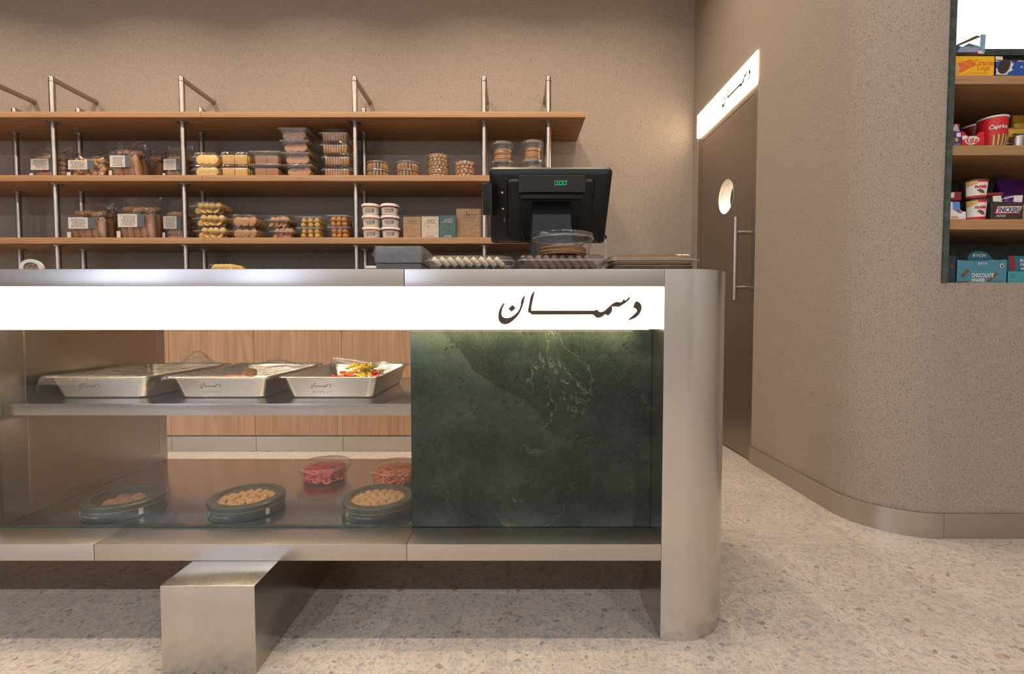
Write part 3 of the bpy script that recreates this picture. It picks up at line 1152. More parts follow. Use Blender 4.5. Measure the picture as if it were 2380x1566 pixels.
def pack_stack(u0, u1, vtop, vbase, zs, n, shell, kind, mat, desc, group, d=.26, Y=3.56, sway=None, pname='biscuit', rz=0.0, cat='food box'):
    a, b = at_y(u0, (vtop + vbase) / 2, Y), at_y(u1, (vtop + vbase) / 2, Y)
    w = b.x - a.x
    h = (at_y(u0, vtop, Y).z - zs) / n
    cx = (a.x + b.x) / 2
    loc = Vector((cx, Y + d / 2, zs + .0006))
    t = thing('clear_food_box', LV[n][0] + desc, cat, loc, rz, group)
    if shell == 'clam':
        part('box_shell', shell_clam(w, d, h), 'clear_plastic', t)
        part('flange', rim_clam(w, d, h), 'clear_rim', t)
        fill(t, kind, mat, w, d, h * 1.0, pname, .80, hash((u0, n)) % 1000)
    else:
        part('box_shell', shell_tray(w, d, h), 'clear_plastic', t)
        part('lid', lid_tray(w, d, h), 'clear_rim', t)
        fill(t, kind, mat, w, d, h * .97, pname, .72, hash((u0, n)) % 1000)
    for k in range(1, n):
        dx = sway[k] if sway else 0
        dup(t, loc + Vector((dx, 0, k * h)), rz + random.uniform(-.02, .02), LV[n][k] + desc, group)


def tub_mesh(r, h, taper=.9):
    bm = B()
    lathe(bm, [(r * taper * .97, .001), (r * taper, .003), (r * .985, h * .86)], 28, True, False)
    return bm


def tub_lid(r, h):
    bm = B()
    lathe(bm, [(r * .985, h * .84), (r * 1.03, h * .84), (r * 1.03, h * .93), (r * .99, h * .94), (r * .97, h * .995), (r * .85, h * .999)], 28, False, True)
    return bm


def tub_stack(u0, u1, vtop, zs, n, kind, mat, desc, group, Y=3.66, label_kind=None):
    a, b = at_y(u0, vtop, Y), at_y(u1, vtop, Y)
    r = (b.x - a.x) / 2.12
    h = (at_y(u0, vtop, Y - r).z - zs) / n
    loc = Vector(((a.x + b.x) / 2, Y, zs + .0006))
    t = thing('round_tub', LV[n][0] + desc, 'tub', loc, 0, group)
    part('tub_shell', tub_mesh(r, h), 'clear_plastic', t)
    part('lid', tub_lid(r, h), 'clear_rim', t)
    rnd = random.Random(u0)
    if kind == 'stick':
        for i in range(18):
            an = 2 * PI * i / 18
            bit('biscuit', 'slab', mat, t, (r * .76 * math.cos(an), r * .76 * math.sin(an), h * .42), (r * .055, r * .13, h * .36), (0, 0, an + PI / 2))
    elif kind == 'ball':
        rr = h * .25
        for k in range(2):
            m = max(6, int(2 * PI * r * .72 / (2 * rr)))
            for i in range(m):
                an = 2 * PI * (i + .5 * k) / m
                bit('biscuit', 'ball', mat, t, (r * .70 * math.cos(an), r * .70 * math.sin(an), rr + .004 + k * rr * 1.7), rr)
    elif kind == 'wafer':
        m = 7
        for i in range(m):
            bit('biscuit', 'wafer', mat, t, (rnd.uniform(-.004, .004), rnd.uniform(-.004, .004), .006 + (i + .5) * h * .56 / m), (r * .80, r * .80, h * .56 / m * .44), (rnd.uniform(-.03, .03), rnd.uniform(-.03, .03), 0))
    for k in range(1, n):
        dup(t, loc + Vector((0, 0, k * h)), rnd.random() * 6, LV[n][k] + desc, group)


def bag(u0, u1, vtop, zs, kind, mat, label, group, Y=3.60, d=.20, sticker=True, rz=0.0):
    a, b = at_y(u0, vtop, Y), at_y(u1, vtop, Y)
    w, h = (b.x - a.x), a.z - zs
    rnd = random.Random(u0 * 3 + int(vtop))
    t = thing('bread_bag', label, 'bread bag', ((a.x + b.x) / 2, Y + d / 2, zs + .0008), rz, group)
    hf = h * .70
    # the baked goods inside
    if kind == 'loaf':
        m = 5
        for k in range(m):
            for j in range(2):
                bit('loaf', 'loaf', mat, t, (rnd.uniform(-.008, .008), d * (-.21 + .40 * j), hf * (k + .5) / m), (w * .43, d * .20, hf / m * .55), (rnd.uniform(-.2, .2), rnd.uniform(-.05, .05), rnd.uniform(-.06, .06)))
    elif kind == 'stick':
        m = 5
        for j in range(2):
            for k in range(m):
                bit('bread_stick', 'loaf', mat, t, (w * .84 * ((k + .5) / m - .5), d * (-.26 + .40 * j), hf * rnd.uniform(.42, .47)), (w * .10, d * .17, hf * rnd.uniform(.42, .47)), (rnd.uniform(-.12, .12), rnd.uniform(-.10, .10), rnd.uniform(-.5, .5)))
            for k in range(3):
                bit('bread_stick', 'loaf', mat, t, (w * .66 * ((k + .5) / 3 - .5), d * (-.20 + .34 * j), hf * rnd.uniform(.95, 1.04)), (w * .19, d * .12, hf * .10), (rnd.uniform(-.3, .3), rnd.uniform(-.5, .5), rnd.uniform(-.6, .6)))
    else:
        for k in range(4):
            for j in range(3):
                for i in range(4):
                    bit('roll', 'twist', mat, t, (w * .78 * ((i + .5) / 4 - .5) + rnd.uniform(-.01, .01), d * .72 * ((j + .5) / 3 - .5), hf * (k + .5) / 4), (w * .13, w * .30, w * .30), (rnd.uniform(-.8, .8), rnd.uniform(-.8, .8), rnd.uniform(0, 3)))
    # crinkled film
    loops = []
    for z, sw, sd in ((.001, .90, .88), (.05, .98, .96), (.3, 1.0, 1.0), (.55, .99, .97), (.72, .96, .80), (.83, .92, .46), (.93, .93, .20), (1.0, .98, .05)):
        lp = rrect(w / 2 * sw, d / 2 * sd, .03, h * z, 3, 0, (7, 6))
        j = .0015 if z < .1 else .004 + .004 * z
        loops.append([(x + rnd.uniform(-j, j), y + rnd.uniform(-j, j) * (1 if sd > .3 else .6), zz + (rnd.uniform(-j, j) * 1.6 if z > .1 else 0)) for x, y, zz in lp])
    part('bag_film', rings(B(), loops, True, False), 'bag_film', t, angle=24)
    if sticker:
        yf = -d / 2 - .0045
        sw, shh, sz = w * .50, h * .30, h * .42
        lb = part('sticker', box(B(), -w * .42, -w * .42 + sw, yf - .0008, yf, sz - shh / 2, sz + shh / 2), 'white_paper', t, False)
        part('band', box(B(), -w * .42 + sw, -w * .42 + sw * 1.36, yf - .0008, yf, sz - shh / 2, sz + shh / 2), 'slate_print', lb, False)
        part('print', scribble(sw * .8, shh * .80, 9, .0005, u0, Matrix.Translation((-w * .42 + sw * .5, yf - .0009, sz))), 'ink', lb, False)
        part('barcode', box(B(), -w * .46, -w * .36, yf - .001, yf, h * .03, h * .18), 'white_paper', t, False)
    return t


# ================================================================== GOODS on the wall shelves
ZA, ZBS = SHZ[1][1], SHZ[2][1]
GB = 'bagged bread on the wall shelves'
bag(64, 148, 333, ZA, 'loaf', 'bread_tan', 'bag of long rolls behind the second pole, leftmost on the middle shelf', GB, Y=3.655, d=.15)
bag(151, 240, 343, ZA, 'ring', 'bread_tan', 'bag of small ring rusks with pale sticker, middle shelf', GB)
bag(249, 320, 323, ZA, 'stick', 'bread_brown', 'tallest bag of brown bread sticks with white sticker, middle shelf', GB, d=.17)
bag(334, 372, 340, ZA, 'stick', 'bread_brown', 'dark bag of bread sticks without sticker, middle shelf', GB, Y=3.79, d=.13, sticker=False)
bag(375, 433, 334, ZA, 'loaf', 'bread_brown', 'bag of brown rolls left of the yellow biscuit boxes, middle shelf', GB, Y=3.655, d=.15)
bag(151, 242, 468, ZBS, 'stick', 'bread_brown', 'leftmost bag of sliced rusks on the lowest shelf', GB, d=.17)
bag(254, 282, 478, ZBS, 'stick', 'bread_brown', 'dark bag without sticker between two bags, lowest shelf', GB, Y=3.79, d=.12, sticker=False)
bag(266, 356, 454, ZBS, 'stick', 'bread_brown', 'bag of rusks with a tall crumpled top, lowest shelf', GB, d=.17)
bag(374, 436, 461, ZBS, 'loaf', 'bread_brown', 'bag of brown buns left of the yellow biscuit stack, lowest shelf', GB, Y=3.655, d=.15)

GP = 'clear biscuit boxes on the wall shelves'
pack_stack(442, 502, 352, 405, ZA, 2, 'clam', 'disc', 'cookie_pale', 'clear box of round yellow biscuits beside the pole, middle shelf', GP)
pack_stack(503, 577, 350, 405, ZA, 2, 'clam', 'slab', 'cookie_yellow', 'clear ribbed box of yellow cake slices, middle shelf', GP)
pack_stack(576, 652, 350, 405, ZA, 2, 'tray', 'slab', 'cookie_brown', 'clear box of dark brown biscuits, middle shelf', GP, d=.30)
pack_stack(655, 724, 296, 405, ZA, 4, 'tray', 'disc', 'cookie_brown', 'clear box in the tall stack of round brown cookies', GP, sway=[0, -.012, -.022, -.034], d=.28)
pack_stack(744, 812, 297, 405, ZA, 4, 'clam', 'sheaf', 'cookie_tan', 'clear ribbed box in the tall stack of tan biscuits', GP, sway=[0, 0, -.012, -.014], d=.26)
GT = 'round tubs on the wall shelves'
tub_stack(850, 908, 372, ZA, 2, 'stick', 'cookie_tan', 'round tub of biscuit fingers beside the pole, middle shelf', GT)
tub_stack(919, 977, 372, ZA, 2, 'stick', 'cookie_tan', 'round tub of biscuit fingers left of the ball biscuits', GT)
tub_stack(991, 1047, 356, ZA, 3, 'ball', 'cookie_tan', 'round tub in the three-high stack of ball biscuits', GT)
tub_stack(1053, 1108, 373, ZA, 2, 'ball', 'cookie_tan', 'round tub of ball biscuits beside the fifth pole', GT)
tub_stack(1140, 1196, 326, ZA, 2, 'wafer', 'wafer_brown', 'tall round tub of stacked wafers next to the fifth pole', GT)
tub_stack(1210, 1266, 323, ZA, 2, 'wafer', 'wafer_brown', 'tall round tub of stacked wafers next to the rightmost pole', GT)
pack_stack(445, 524, 466, 551, ZBS, 3, 'clam', 'heap', 'cookie_yellow', 'clear box in the stack of small yellow biscuits', GP, sway=[0, -.006, -.022])
pack_stack(530, 596, 497, 551, ZBS, 2, 'clam', 'disc', 'cookie_brown', 'clear box of dark round biscuits, lowest shelf', GP, sway=[0, -.004])
pack_stack(622, 682, 500, 551, ZBS, 2, 'clam', 'heap', 'cookie_brown', 'clear ribbed box of brown biscuits, lowest shelf', GP, sway=[0, -.030], d=.26)
pack_stack(686, 747, 503, 551, ZBS, 2, 'tray', 'ball', 'cookie_yellow', 'clear box of golden biscuit balls with pale lid', GP, d=.24)
pack_stack(758, 811, 499, 551, ZBS, 2, 'tray', 'lump', 'cookie_orange', 'clear box of knobbly orange clusters, lowest shelf', GP, sway=[0, -.006], d=.24)

# white lidded tubs, two columns of three, and one more stack on the worktop
def white_tub(loc, label, group, fillmat):
    t = thing('jam_tub', label, 'tub', loc, 0, group)
    r, h = .066, .0845
    part('tub_body', lathe(B(), [(r * .86, .001), (r * .88, .003), (r * .965, h * .80)], 28), fillmat, t)
    lb = B()
    lathe(lb, [(r * .885, h * .06), (r * .952, h * .66)], 28, False, False)
    lab = part('label_band', lb, 'white_paper', t)
    part('lid', lathe(B(), [(r * 1.0, h * .77), (r * 1.06, h * .78), (r * 1.06, h * .985), (r * 1.02, h * .999)], 28), 'white_plastic', t)
    sb = scribble(.07, .030, 4, .0005, int(loc[0] * 900) + int(loc[2] * 100))
    box(sb, .030, .043, -.0005, 0, -.008, .016)
    for v in sb.verts:
        x, y, z = v.co
        z2 = h * .36 + z
        R = r * (.8838 + .067 * (z2 / h - .06) / .6) + .0008 - y
        v.co = (R * math.sin(x / r), -R * math.cos(x / r), z2)
    part('print', sb, 'ink', lab, False)
    return t
xa_, xb_ = at_y(863, 510, 3.62).x, at_y(907, 510, 3.62).x
col_words = ('amber', 'red')
for c_, (x, fm, wd) in enumerate(((xa_, 'cookie_orange', 'left'), (xb_, 'box_maroon', 'right'))):
    for k in range(3):
        white_tub((x + .004 - .003 * k, 3.62, ZBS + .0006 + k * .0852), '%swhite-lidded tub in the %s column of %s preserves' % (LV[3][k], wd, col_words[c_]), 'white tubs on the lowest shelf', fm)
xw = at_y(869, 620, 3.62).x
for k in range(3):
    white_tub((xw, 3.62, ZW + .0006 + k * .0852), '%swhite-lidded tub in the stack behind the wrapped grey box' % LV[3][k], 'white tubs on the worktop', 'cookie_orange')


# printed cartons beside the tubs
def stroke(bm, pts, w, M=IDN, d=.0005):
    for (x0, z0), (x1, z1) in zip(pts[:-1], pts[1:]):
        v = Vector((x1 - x0, z1 - z0))
        if v.length < 1e-6: continue
        n = Vector((-v.y, v.x)).normalized() * w / 2
        e = v.normalized() * w * .3
        prism(bm, [(x0 - n.x - e.x, z0 - n.y - e.y), (x1 - n.x + e.x, z1 - n.y + e.y), (x1 + n.x + e.x, z1 + n.y + e.y), (x0 + n.x - e.x, z0 + n.y - e.y)], d, M)
    return bm


def script_word(w, h, th, M):
    """the cursive word printed on the cartons"""
    S = [[(.95, .55), (1.0, .35), (.93, .2), (.86, .22)], [(.80, .5), (.80, .2), (.70, .0)], [(.66, .95), (.64, .25)],
         [(.58, .5), (.56, .25), (.44, .22), (.42, .45), (.40, .22), (.28, .22), (.26, 1.0), (.24, .2), (.12, .02), (.0, .1), (.02, .35)],
         [(.53, .06), (.55, .06)], [(.40, .04), (.42, .04)], [(.36, .04), (.38, .04)]]
    bm = B()
    for s in S: stroke(bm, [((x - .5) * w, (z - .5) * h) for x, z in s], th, M)
    return bm


def leaf_marks(w, h, n, seed, M):
    rnd = random.Random(seed)
    bm = B()
    for _ in range(n):
        x, z, a, s = rnd.uniform(-w / 2, w / 2), rnd.uniform(-h / 2, h / 2), rnd.uniform(0, 3), rnd.uniform(.002, .005)
        stroke(bm, [(x - s * math.cos(a), z - s * math.sin(a)), (x + s * math.cos(a), z + s * math.sin(a))], s * .5, M)
    return bm


for u0, u1, vt, mt, pm, lb in ((937, 978, 504, 'kraft_dark', 'ink', 'small dark kraft carton next to the white tubs'), (979.5, 1019.5, 503, 'beige_card', 'ink', 'small beige carton between the kraft and green cartons'),
                               (1020.5, 1059.5, 501, 'green_card', 'white_paper', 'small dark green carton with white print'), (1060.5, 1118, 485, 'kraft', 'ink', 'tallest kraft carton at the end of the lowest shelf')):
    Y = 3.60 if u0 < 1060 else 3.65
    a, b = at_y(u0, 520, Y), at_y(u1, 520, Y)
    w, h = b.x - a.x, at_y(u0, vt, Y).z - ZBS
    t = thing('printed_carton', lb, 'carton', ((a.x + b.x) / 2, Y, ZBS + .0006), 0, 'printed cartons on the lowest shelf')
    part('carton', bevel(box(B(), -w / 2, w / 2, 0, .07, 0, h), .001, 1), mt, t)
    big = u0 > 1060
    M0 = Matrix.Translation((0, -.0006, 0))
    part('script', script_word(w * .5, h * .14, w * .022, Matrix.Translation((w * .05, -.0006, h * .84))), pm, t, False)
    letters('DARABEEL', pm, t, (0, -.0004, h * .72), w * .62, h * .045)
    if big: part('print', scribble(w * .40, h * .03, 1, .0005, 77, Matrix.Translation((0, -.0001, h * .655))), pm, t, False)
    part('print', scribble(w * .6, h * .09, 2, .0005, int(u0), Matrix.Translation((0, -.0001, h * .12))), pm, t, False)
    part('leaf_marks', leaf_marks(w * .8, h * .42, 14 if mt != 'green_card' else 6, int(u0), Matrix.Translation((0, -.0006, h * .40))), pm, t, False)

# ================================================================== GOODS on the counter top
GC = 'goods on the counter top'
# grey gift box, the upper of two wrapped in shrink film
Yb = 1.44
a, b, c = at_y(872, 622, Yb), at_y(980, 573, Yb), at_y(980, 612, Yb)
w, hl, hu = b.x - a.x, c.z - ZT, b.z - c.z
t = thing('gift_box', 'plain dark grey gift box under the film-wrapped one', 'gift box', ((a.x + b.x) / 2, Yb, ZT + .0006))
part('box_body', bevel(box(B(), -w / 2 + .002, w / 2 - .002, .002, .18, 0, hl - .0006), .0012, 1), 'grey_card', t)
t = thing('gift_box', 'dark grey gift box wrapped in shiny shrink film', 'gift box', ((a.x + b.x) / 2, Yb, c.z + .0004))
part('box_body', bevel(box(B(), -w / 2, w / 2, 0, .185, .001, hu - .001), .0015, 1), 'grey_card', t)
fb = B()
rnd = random.Random(5)
loops = []
for z, e in ((.0005, .002), (hu * .3, .004), (hu * .55, .010), (hu * .62, .008), (hu * .8, .004), (hu + .002, .001)):
    lp = rrect(w / 2 + e, .0925 + e * .6, .006, z, 2, 0, (8, 9))
    loops.append([(x + rnd.uniform(-.0012, .0012), y + .0925 + rnd.uniform(-.0012, .0012), zz + (rnd.uniform(-.001, .001) if z > .001 else 0)) for x, y, zz in lp])
part('shrink_film', rings(fb, loops), 'cling_film', t, angle=20)


def long_tray(u0, u1, vt, Y, d, label):
    a, b = at_y(u0, 610, Y), at_y(u1, 610, Y)
    w, h = b.x - a.x, at_y(u0, vt, Y).z - ZT
    t = thing('sweet_tray', label, 'food box', ((a.x + b.x) / 2, Y + d / 2, ZT + .0006), 0, 'long clear trays on the counter top')
    hw, hd = w / 2, d / 2
    R = lambda s, z: rrect(hw - s, hd - s, .028, z, 6)
    part('tray_shell', rings(B(), [R(.016, .001), R(.013, .004), R(.005, h * .62), R(.005, h * .66)], True, False), 'clear_plastic', t)
    part('lid', rings(B(), [R(.003, h * .60), R(0, h * .60), R(0, h * .70), R(.004, h * .72), R(.008, h * .93), R(.014, h)], False, True), 'clear_plastic', t)
    part('lid_rim', rings(B(), [R(.004, h * .60), R(-.0015, h * .60), R(-.0015, h * .69), R(.004, h * .69), R(.004, h * .60)], False, False), 'clear_rim', t)
    return t, w, h, d


t, w, h, d = long_tray(985, 1197, 592, 1.345, .155, 'long clear tray of cream nougat diamonds on the counter')
for i in range(9):
    bit('nougat_piece', 'slab', 'nougat', t, (-w / 2 + .034 + i * (w - .072) / 8.3, -.034, .0245), (.0168, .032, .0078), (0, .75, 0))
    bit('nougat_piece', 'slab', 'nougat', t, (-w / 2 + .034 + i * (w - .072) / 8.3, .034, .0245), (.0168, .032, .0078), (0, .75, 0))
t, w, h, d = long_tray(1203, 1414, 590, 1.345, .155, 'long clear tray of chocolate bars under the round wafer tub')
CHOC_TOP, CHOC_X = ZT + h, t.location.x
for i in range(8):
    for yy in (-.034, .034):
        bit('chocolate_piece', 'slab', 'chocolate', t, (-w / 2 + .045 + i * (w - .085) / 7.4, yy, .0235), (.0092, .031, .0235), (0, -.70, 0))
t, w, h, d = long_tray(1417, 1632, 590, 1.345, .155, 'long clear tray of layered dark wafer sheets at the rounded counter end')
for i in range(7):
    bit('wafer_sheet', 'slab', 'wafer_dark' if i % 2 else 'wafer_brown', t, (.002 * (i % 3) - .002, 0, .0045 + i * .0052), (w / 2 - .018, d / 2 - .02, .0022), (0, 0, .005 * (i % 3 - 1)))
# round tub of wafers standing on the chocolate tray
a, b = at_y(1238, 550, 1.42), at_y(1379, 550, 1.42)
r = (b.x - a.x) / 2
h = at_y(1300, 545, 1.42).z - CHOC_TOP
t = thing('wafer_tub', 'round clear tub of thin wafers standing on the chocolate tray', 'tub', ((a.x + b.x) / 2, 1.42, CHOC_TOP + .0012))
part('tub_shell', lathe(B(), [(r * .84, .001), (r * .86, .003), (r * .95, h * .80)], 40, True, False), 'clear_plastic', t)
part('lid', lathe(B(), [(r * .95, h * .76), (r * 1.0, h * .74), (r * 1.01, h * .80), (r * .985, h * .84), (r * .97, h * .97), (r * .90, h)], 40, False, True), 'clear_plastic', t)
part('lid_rim', lathe(B(), [(r * .95, h * .75), (r * 1.012, h * .73), (r * 1.012, h * .79), (r * .96, h * .81)], 40, False, False), 'clear_rim', t)
for i in range(6):
    bit('wafer', 'wafer', 'wafer_brown', t, (.003 * math.sin(i * 2.1), .003 * math.cos(i * 1.7), .0045 + i * .0036), (r * .76, r * .76, .0014), (.01 * math.sin(i), .012 * math.cos(i * 3), 0))
# biscuit box and a round tin further back on the counter
Yq = 1.86
a, b = at_y(470, 618, Yq), at_y(545, 618, Yq)
w, h = b.x - a.x, at_y(470, 613, Yq).z - ZT
t = thing('clear_food_box', 'clear box of golden biscuits showing just above the counter edge', 'food box', ((a.x + b.x) / 2, Yq + .06, ZT + .0006))
part('box_shell', shell_clam(w, .12, h), 'clear_plastic', t)
part('flange', rim_clam(w, .12, h), 'clear_rim', t)
fill(t, 'heap', 'cookie_yellow', w, .12, h * 1.1, 'biscuit', .80, 3)
Yq = 1.98
p0 = at_y(74, 604, Yq)
r = .036
t = thing('window_tin', 'round white tin with a clear window, standing on edge at the far left', 'tin', (p0.x, Yq, ZT + .0006))
part('stand', bevel(box(B(), -.026, .026, -.02, .02, 0, .036), .002, 1), 'white_plastic', t)
M = Matrix.Translation((0, 0, r + .0365)) @ Matrix.Rotation(.55, 4, 'Z') @ Matrix.Rotation(PI / 2, 4, 'X')
part('drum', rings(B(), [circ(r, -.016, 36), circ(r, .012, 36), circ(r * .97, .016, 36), circ(r * .64, .016, 36), circ(r * .62, .012, 36), circ(r * .62, .0, 36)], True, True, M), 'white_plastic', t)
part('window', rings(B(), [circ(r * .63, .0125, 30), circ(r * .63, .0135, 30)], True, True, M), 'clear_plastic', t)
for i in range(7):
    an = i * 2 * PI / 6
    rr = 0 if i == 6 else r * .38
    q = M @ Vector((rr * math.cos(an), rr * math.sin(an), .005))
    bit('biscuit', 'ball', 'cookie_tan', t, q, r * .19)

# ------------------------------------------------------------------ till monitor, its back to us
pos = thing('till_monitor', 'black till monitor seen from behind with a lit price display', 'till', (.125, 1.60, ZT + .0006))
PO = Vector(pos.location)
tl, br = at_y(1137, 394, 1.525), at_y(1410, 567, 1.665)
tr_ = at_y(1425, 394, 1.525)
W, tilt = tr_.x - tl.x, math.atan2(1.665 - 1.525, tl.z - br.z)
H = math.hypot(1.665 - 1.525, tl.z - br.z)
ctr = Vector(((tl.x + tr_.x) / 2, 1.595, (tl.z + br.z) / 2)) - PO
PM = Matrix.Translation(ctr) @ Matrix.Rotation(tilt, 4, 'X')      # local: x right, -y out of the back, z up the panel
def slabloop(hw, hz, y, r=.012):
    return [(x, y, z) for x, z, _ in rrect(hw, hz, r, 0, 4)]
back = part('housing', rings(B(), [slabloop(W / 2 - .004, H / 2 - .004, .030), slabloop(W / 2, H / 2, .024), slabloop(W / 2, H / 2, .006), slabloop(W / 2 - .004, H / 2 - .004, .0), slabloop(W / 2 - .018, H / 2 - .018, -.010)], True, True, PM), 'black_shell', pos)
part('screen', rings(B(), [slabloop(W / 2 - .012, H / 2 - .012, .0302), slabloop(W / 2 - .012, H / 2 - .012, .0312)], True, True, PM), 'black_gloss', pos)
part('rear_bulge', rings(B(), [slabloop(W / 2 - .055, H / 2 - .024, -.010), slabloop(W / 2 - .060, H / 2 - .029, -.026), slabloop(W / 2 - .068, H / 2 - .037, -.030)], False, True, PM), 'black_shell', pos)
for s in (-1, 1):
    vb = B()
    for k in range(15):
        z = .045 - k * .0072
        box(vb, s * .086 - .014, s * .086 + .014, -.0308, -.0300, z, z + .0036, PM)
    part('vent', vb, 'black_slot', back, False)
for sx, sz in ((-.155, .058), (-.153, .004)):
    sb = B()
    rings(sb, [[(sx + .0034 * math.cos(k * PI / 6), y, sz + .0034 * math.sin(k * PI / 6)) for k in range(12)] for y in (-.0095, -.0125)], True, True, PM)
    part('screw', sb, 'chrome', back)
for sx, sz in ((W / 2 - .012, H / 2 - .03), (W / 2 - .012, -.012), (W / 2 - .02, -H / 2 + .012), (-W / 2 + .02, -H / 2 + .012), (-W / 2 + .012, H / 2 - .03)):
    sb = B()
    rings(sb, [[(sx + .0032 * math.cos(k * PI / 5), y, sz + .0032 * math.sin(k * PI / 5)) for k in range(10)] for y in (.002, -.0105)], True, True, PM)
    part('screw_hole', sb, 'black_slot', back)
ub = B()
for q in ((-.0024, .0024, -.0075, -.0065), (-.0024, .0024, .0065, .0075), (-.0024, -.0016, -.0065, .0065), (.0016, .0024, -.0065, .0065)):
    box(ub, -.148 + q[0], -.148 + q[1], -.0112, -.0098, -.035 + q[2], -.035 + q[3], PM)
part('socket', ub, 'chrome', back, False)
# customer display
d0, d1 = at_y(1204, 407, 1.47), at_y(1362, 447, 1.47)
dc = Vector(((d0.x + d1.x) / 2, 1.47, (d0.z + d1.z) / 2)) - PO
DM = Matrix.Translation(dc) @ Matrix.Rotation(.10, 4, 'X')
dw, dh = (d1.x - d0.x) / 2, (d0.z - d1.z) / 2
disp = part('price_display', rings(B(), [slabloop(dw - .002, dh, .045, .004), slabloop(dw, dh, .004, .004), slabloop(dw - .002, dh - .002, 0, .003)], True, True, DM), 'black_gloss', pos)
part('display_body', bevel(box(B(), -dw + .008, dw - .008, .012, .06, -dh - .016, -dh - .0005, DM), .003, 2), 'black_shell', disp)
seg = B()
x0 = at_y(1293, 425, 1.47).x - PO.x - dc.x
Z0 = at_y(1293, 425, 1.47).z - PO.z - dc.z
for k in range(3):
    X = x0 + (0, .0136, .0262)[k]
    hw_, hh, th = .0042, .0056, .0012
    sk = lambda x, z: (x + z * .12, z + Z0)
    for (ax, az, bx_, bz) in ((-hw_, hh, hw_, hh), (-hw_, -hh, hw_, -hh), (-hw_, -hh, -hw_, hh), (hw_, -hh, hw_, hh)):
        stroke(seg, [sk(X + ax, az), sk(X + bx_, bz)], th, DM @ Matrix.Translation((0, -.0008, 0)))
box(seg, x0 + .0058, x0 + .0072, -.0008, -.0002, Z0 - .0062, Z0 - .0048, DM)
part('digits', seg, 'green_led', disp, False)
# stand
s0, s1 = at_y(1237, 466, 1.555), at_y(1326, 466, 1.555)
e0, e1 = at_y(1230, 600, 1.52), at_y(1338, 600, 1.52)
zt_ = s0.z - PO.z
sl = []
for f, zz in ((0, .012), (.35, zt_ * .40), (.7, zt_ * .72), (1, zt_)):
    xa, xb = e0.x + (s0.x - e0.x) * f - PO.x, e1.x + (s1.x - e1.x) * f - PO.x
    yy = -.075 + .03 * f
    sl.append([(xa, yy, zz), (xa + .004, yy - .004, zz), (xb - .004, yy - .004, zz), (xb, yy, zz), (xb, yy + .05, zz), (xa, yy + .05, zz)])
part('stand', rings(B(), sl), 'black_shell', pos, angle=25)
part('stand_base', bevel(box(B(), -.11, .12, -.08, .12, 0, .012), .004, 2), 'black_shell', pos)
part('hinge', bevel(box(B(), -.045, .055, -.03, .0, zt_ - .05, zt_ - .004), .003, 2), 'black_shell', pos)
# card reader at the left edge
k0, k1 = at_y(1124, 426, 1.50), at_y(1158, 497, 1.53)
cm = Matrix.Translation(Vector(((k0.x + k1.x) / 2 - .002, 1.53, (k0.z + k1.z) / 2)) - PO) @ Matrix.Rotation(tilt * .35, 4, 'X') @ Matrix.Rotation(-.35, 4, 'Z')
part('card_reader', bevel(box(B(), -.018, .014, -.022, .02, -.047, .047, cm), .003, 2), 'black_shell', pos)
# cable
part('cable', tube(B(), [PM @ Vector(p) for p in ((-.09, -.031, -.06), (-.085, -.034, -.085), (-.07, -.030, -.105), (-.04, -.02, -.125))], .0022, 6), 'black_shell', pos)
# slim metal stylus leaning by the monitor
p0, p1 = at_y(1407, 556, 1.50), at_y(1409, 600, 1.50)
st = thing('stylus', 'thin metal rod standing at the lower right corner of the till', 'rod', (p1.x, 1.50, ZT + .0006))
part('rod', tube(B(), [(0, 0, 0), (-.002, 0, p0.z - ZT)], .0021, 8), 'steel_tube', st)
part('tip', tube(B(), [(-.002, 0, p0.z - ZT), (-.0024, 0, p0.z - ZT + .012)], .003, 8), 'black_shell', st)

# ================================================================== IN THE DISPLAY CASE
def pan(x0, x1, label):
    w = x1 - x0
    t = thing('steel_pan', label, 'pan', ((x0 + x1) / 2, 1.735, ZS + .0006), 0, 'steel pans in the display case')
    hw, hd, h = w / 2, .232, .070
    R = lambda s, z, r=.024: rrect(hw - s, hd - s, r, z, 5)
    part('pan_body', rings(B(), [R(.036, .0), R(.031, .004), R(.014, h - .004), R(.001, h - .002), R(0, h), R(.001, h + .0012), R(.0135, h), R(.033, .006), R(.040, .0015)]), 'steel_pan', t)
    a = math.atan2(.017, h)
    M = Matrix.Translation((-.03, -hd + .0198, h * .60)) @ Matrix.Rotation(a, 4, 'X')
    part('logo', calligraphy(.066, .023, .0006, M), 'etched_print', t, False)
    link('lettering', text_mesh('DASMAN', .058, .0062, space=1.9).copy(), 'faint_print', t, (-.028, -hd + .0258, h * .28), (a, 0, 0))
    return t


pan1 = pan(-1.492, -1.158, 'leftmost steel pan, fully covered in crumpled cling film')
pan2 = pan(-1.102, -.772, 'middle steel pan of glazed sweets half covered with cling film')
pan3 = pan(-.748, -.418, 'rightmost steel pan holding yellow, red and orange sweets')


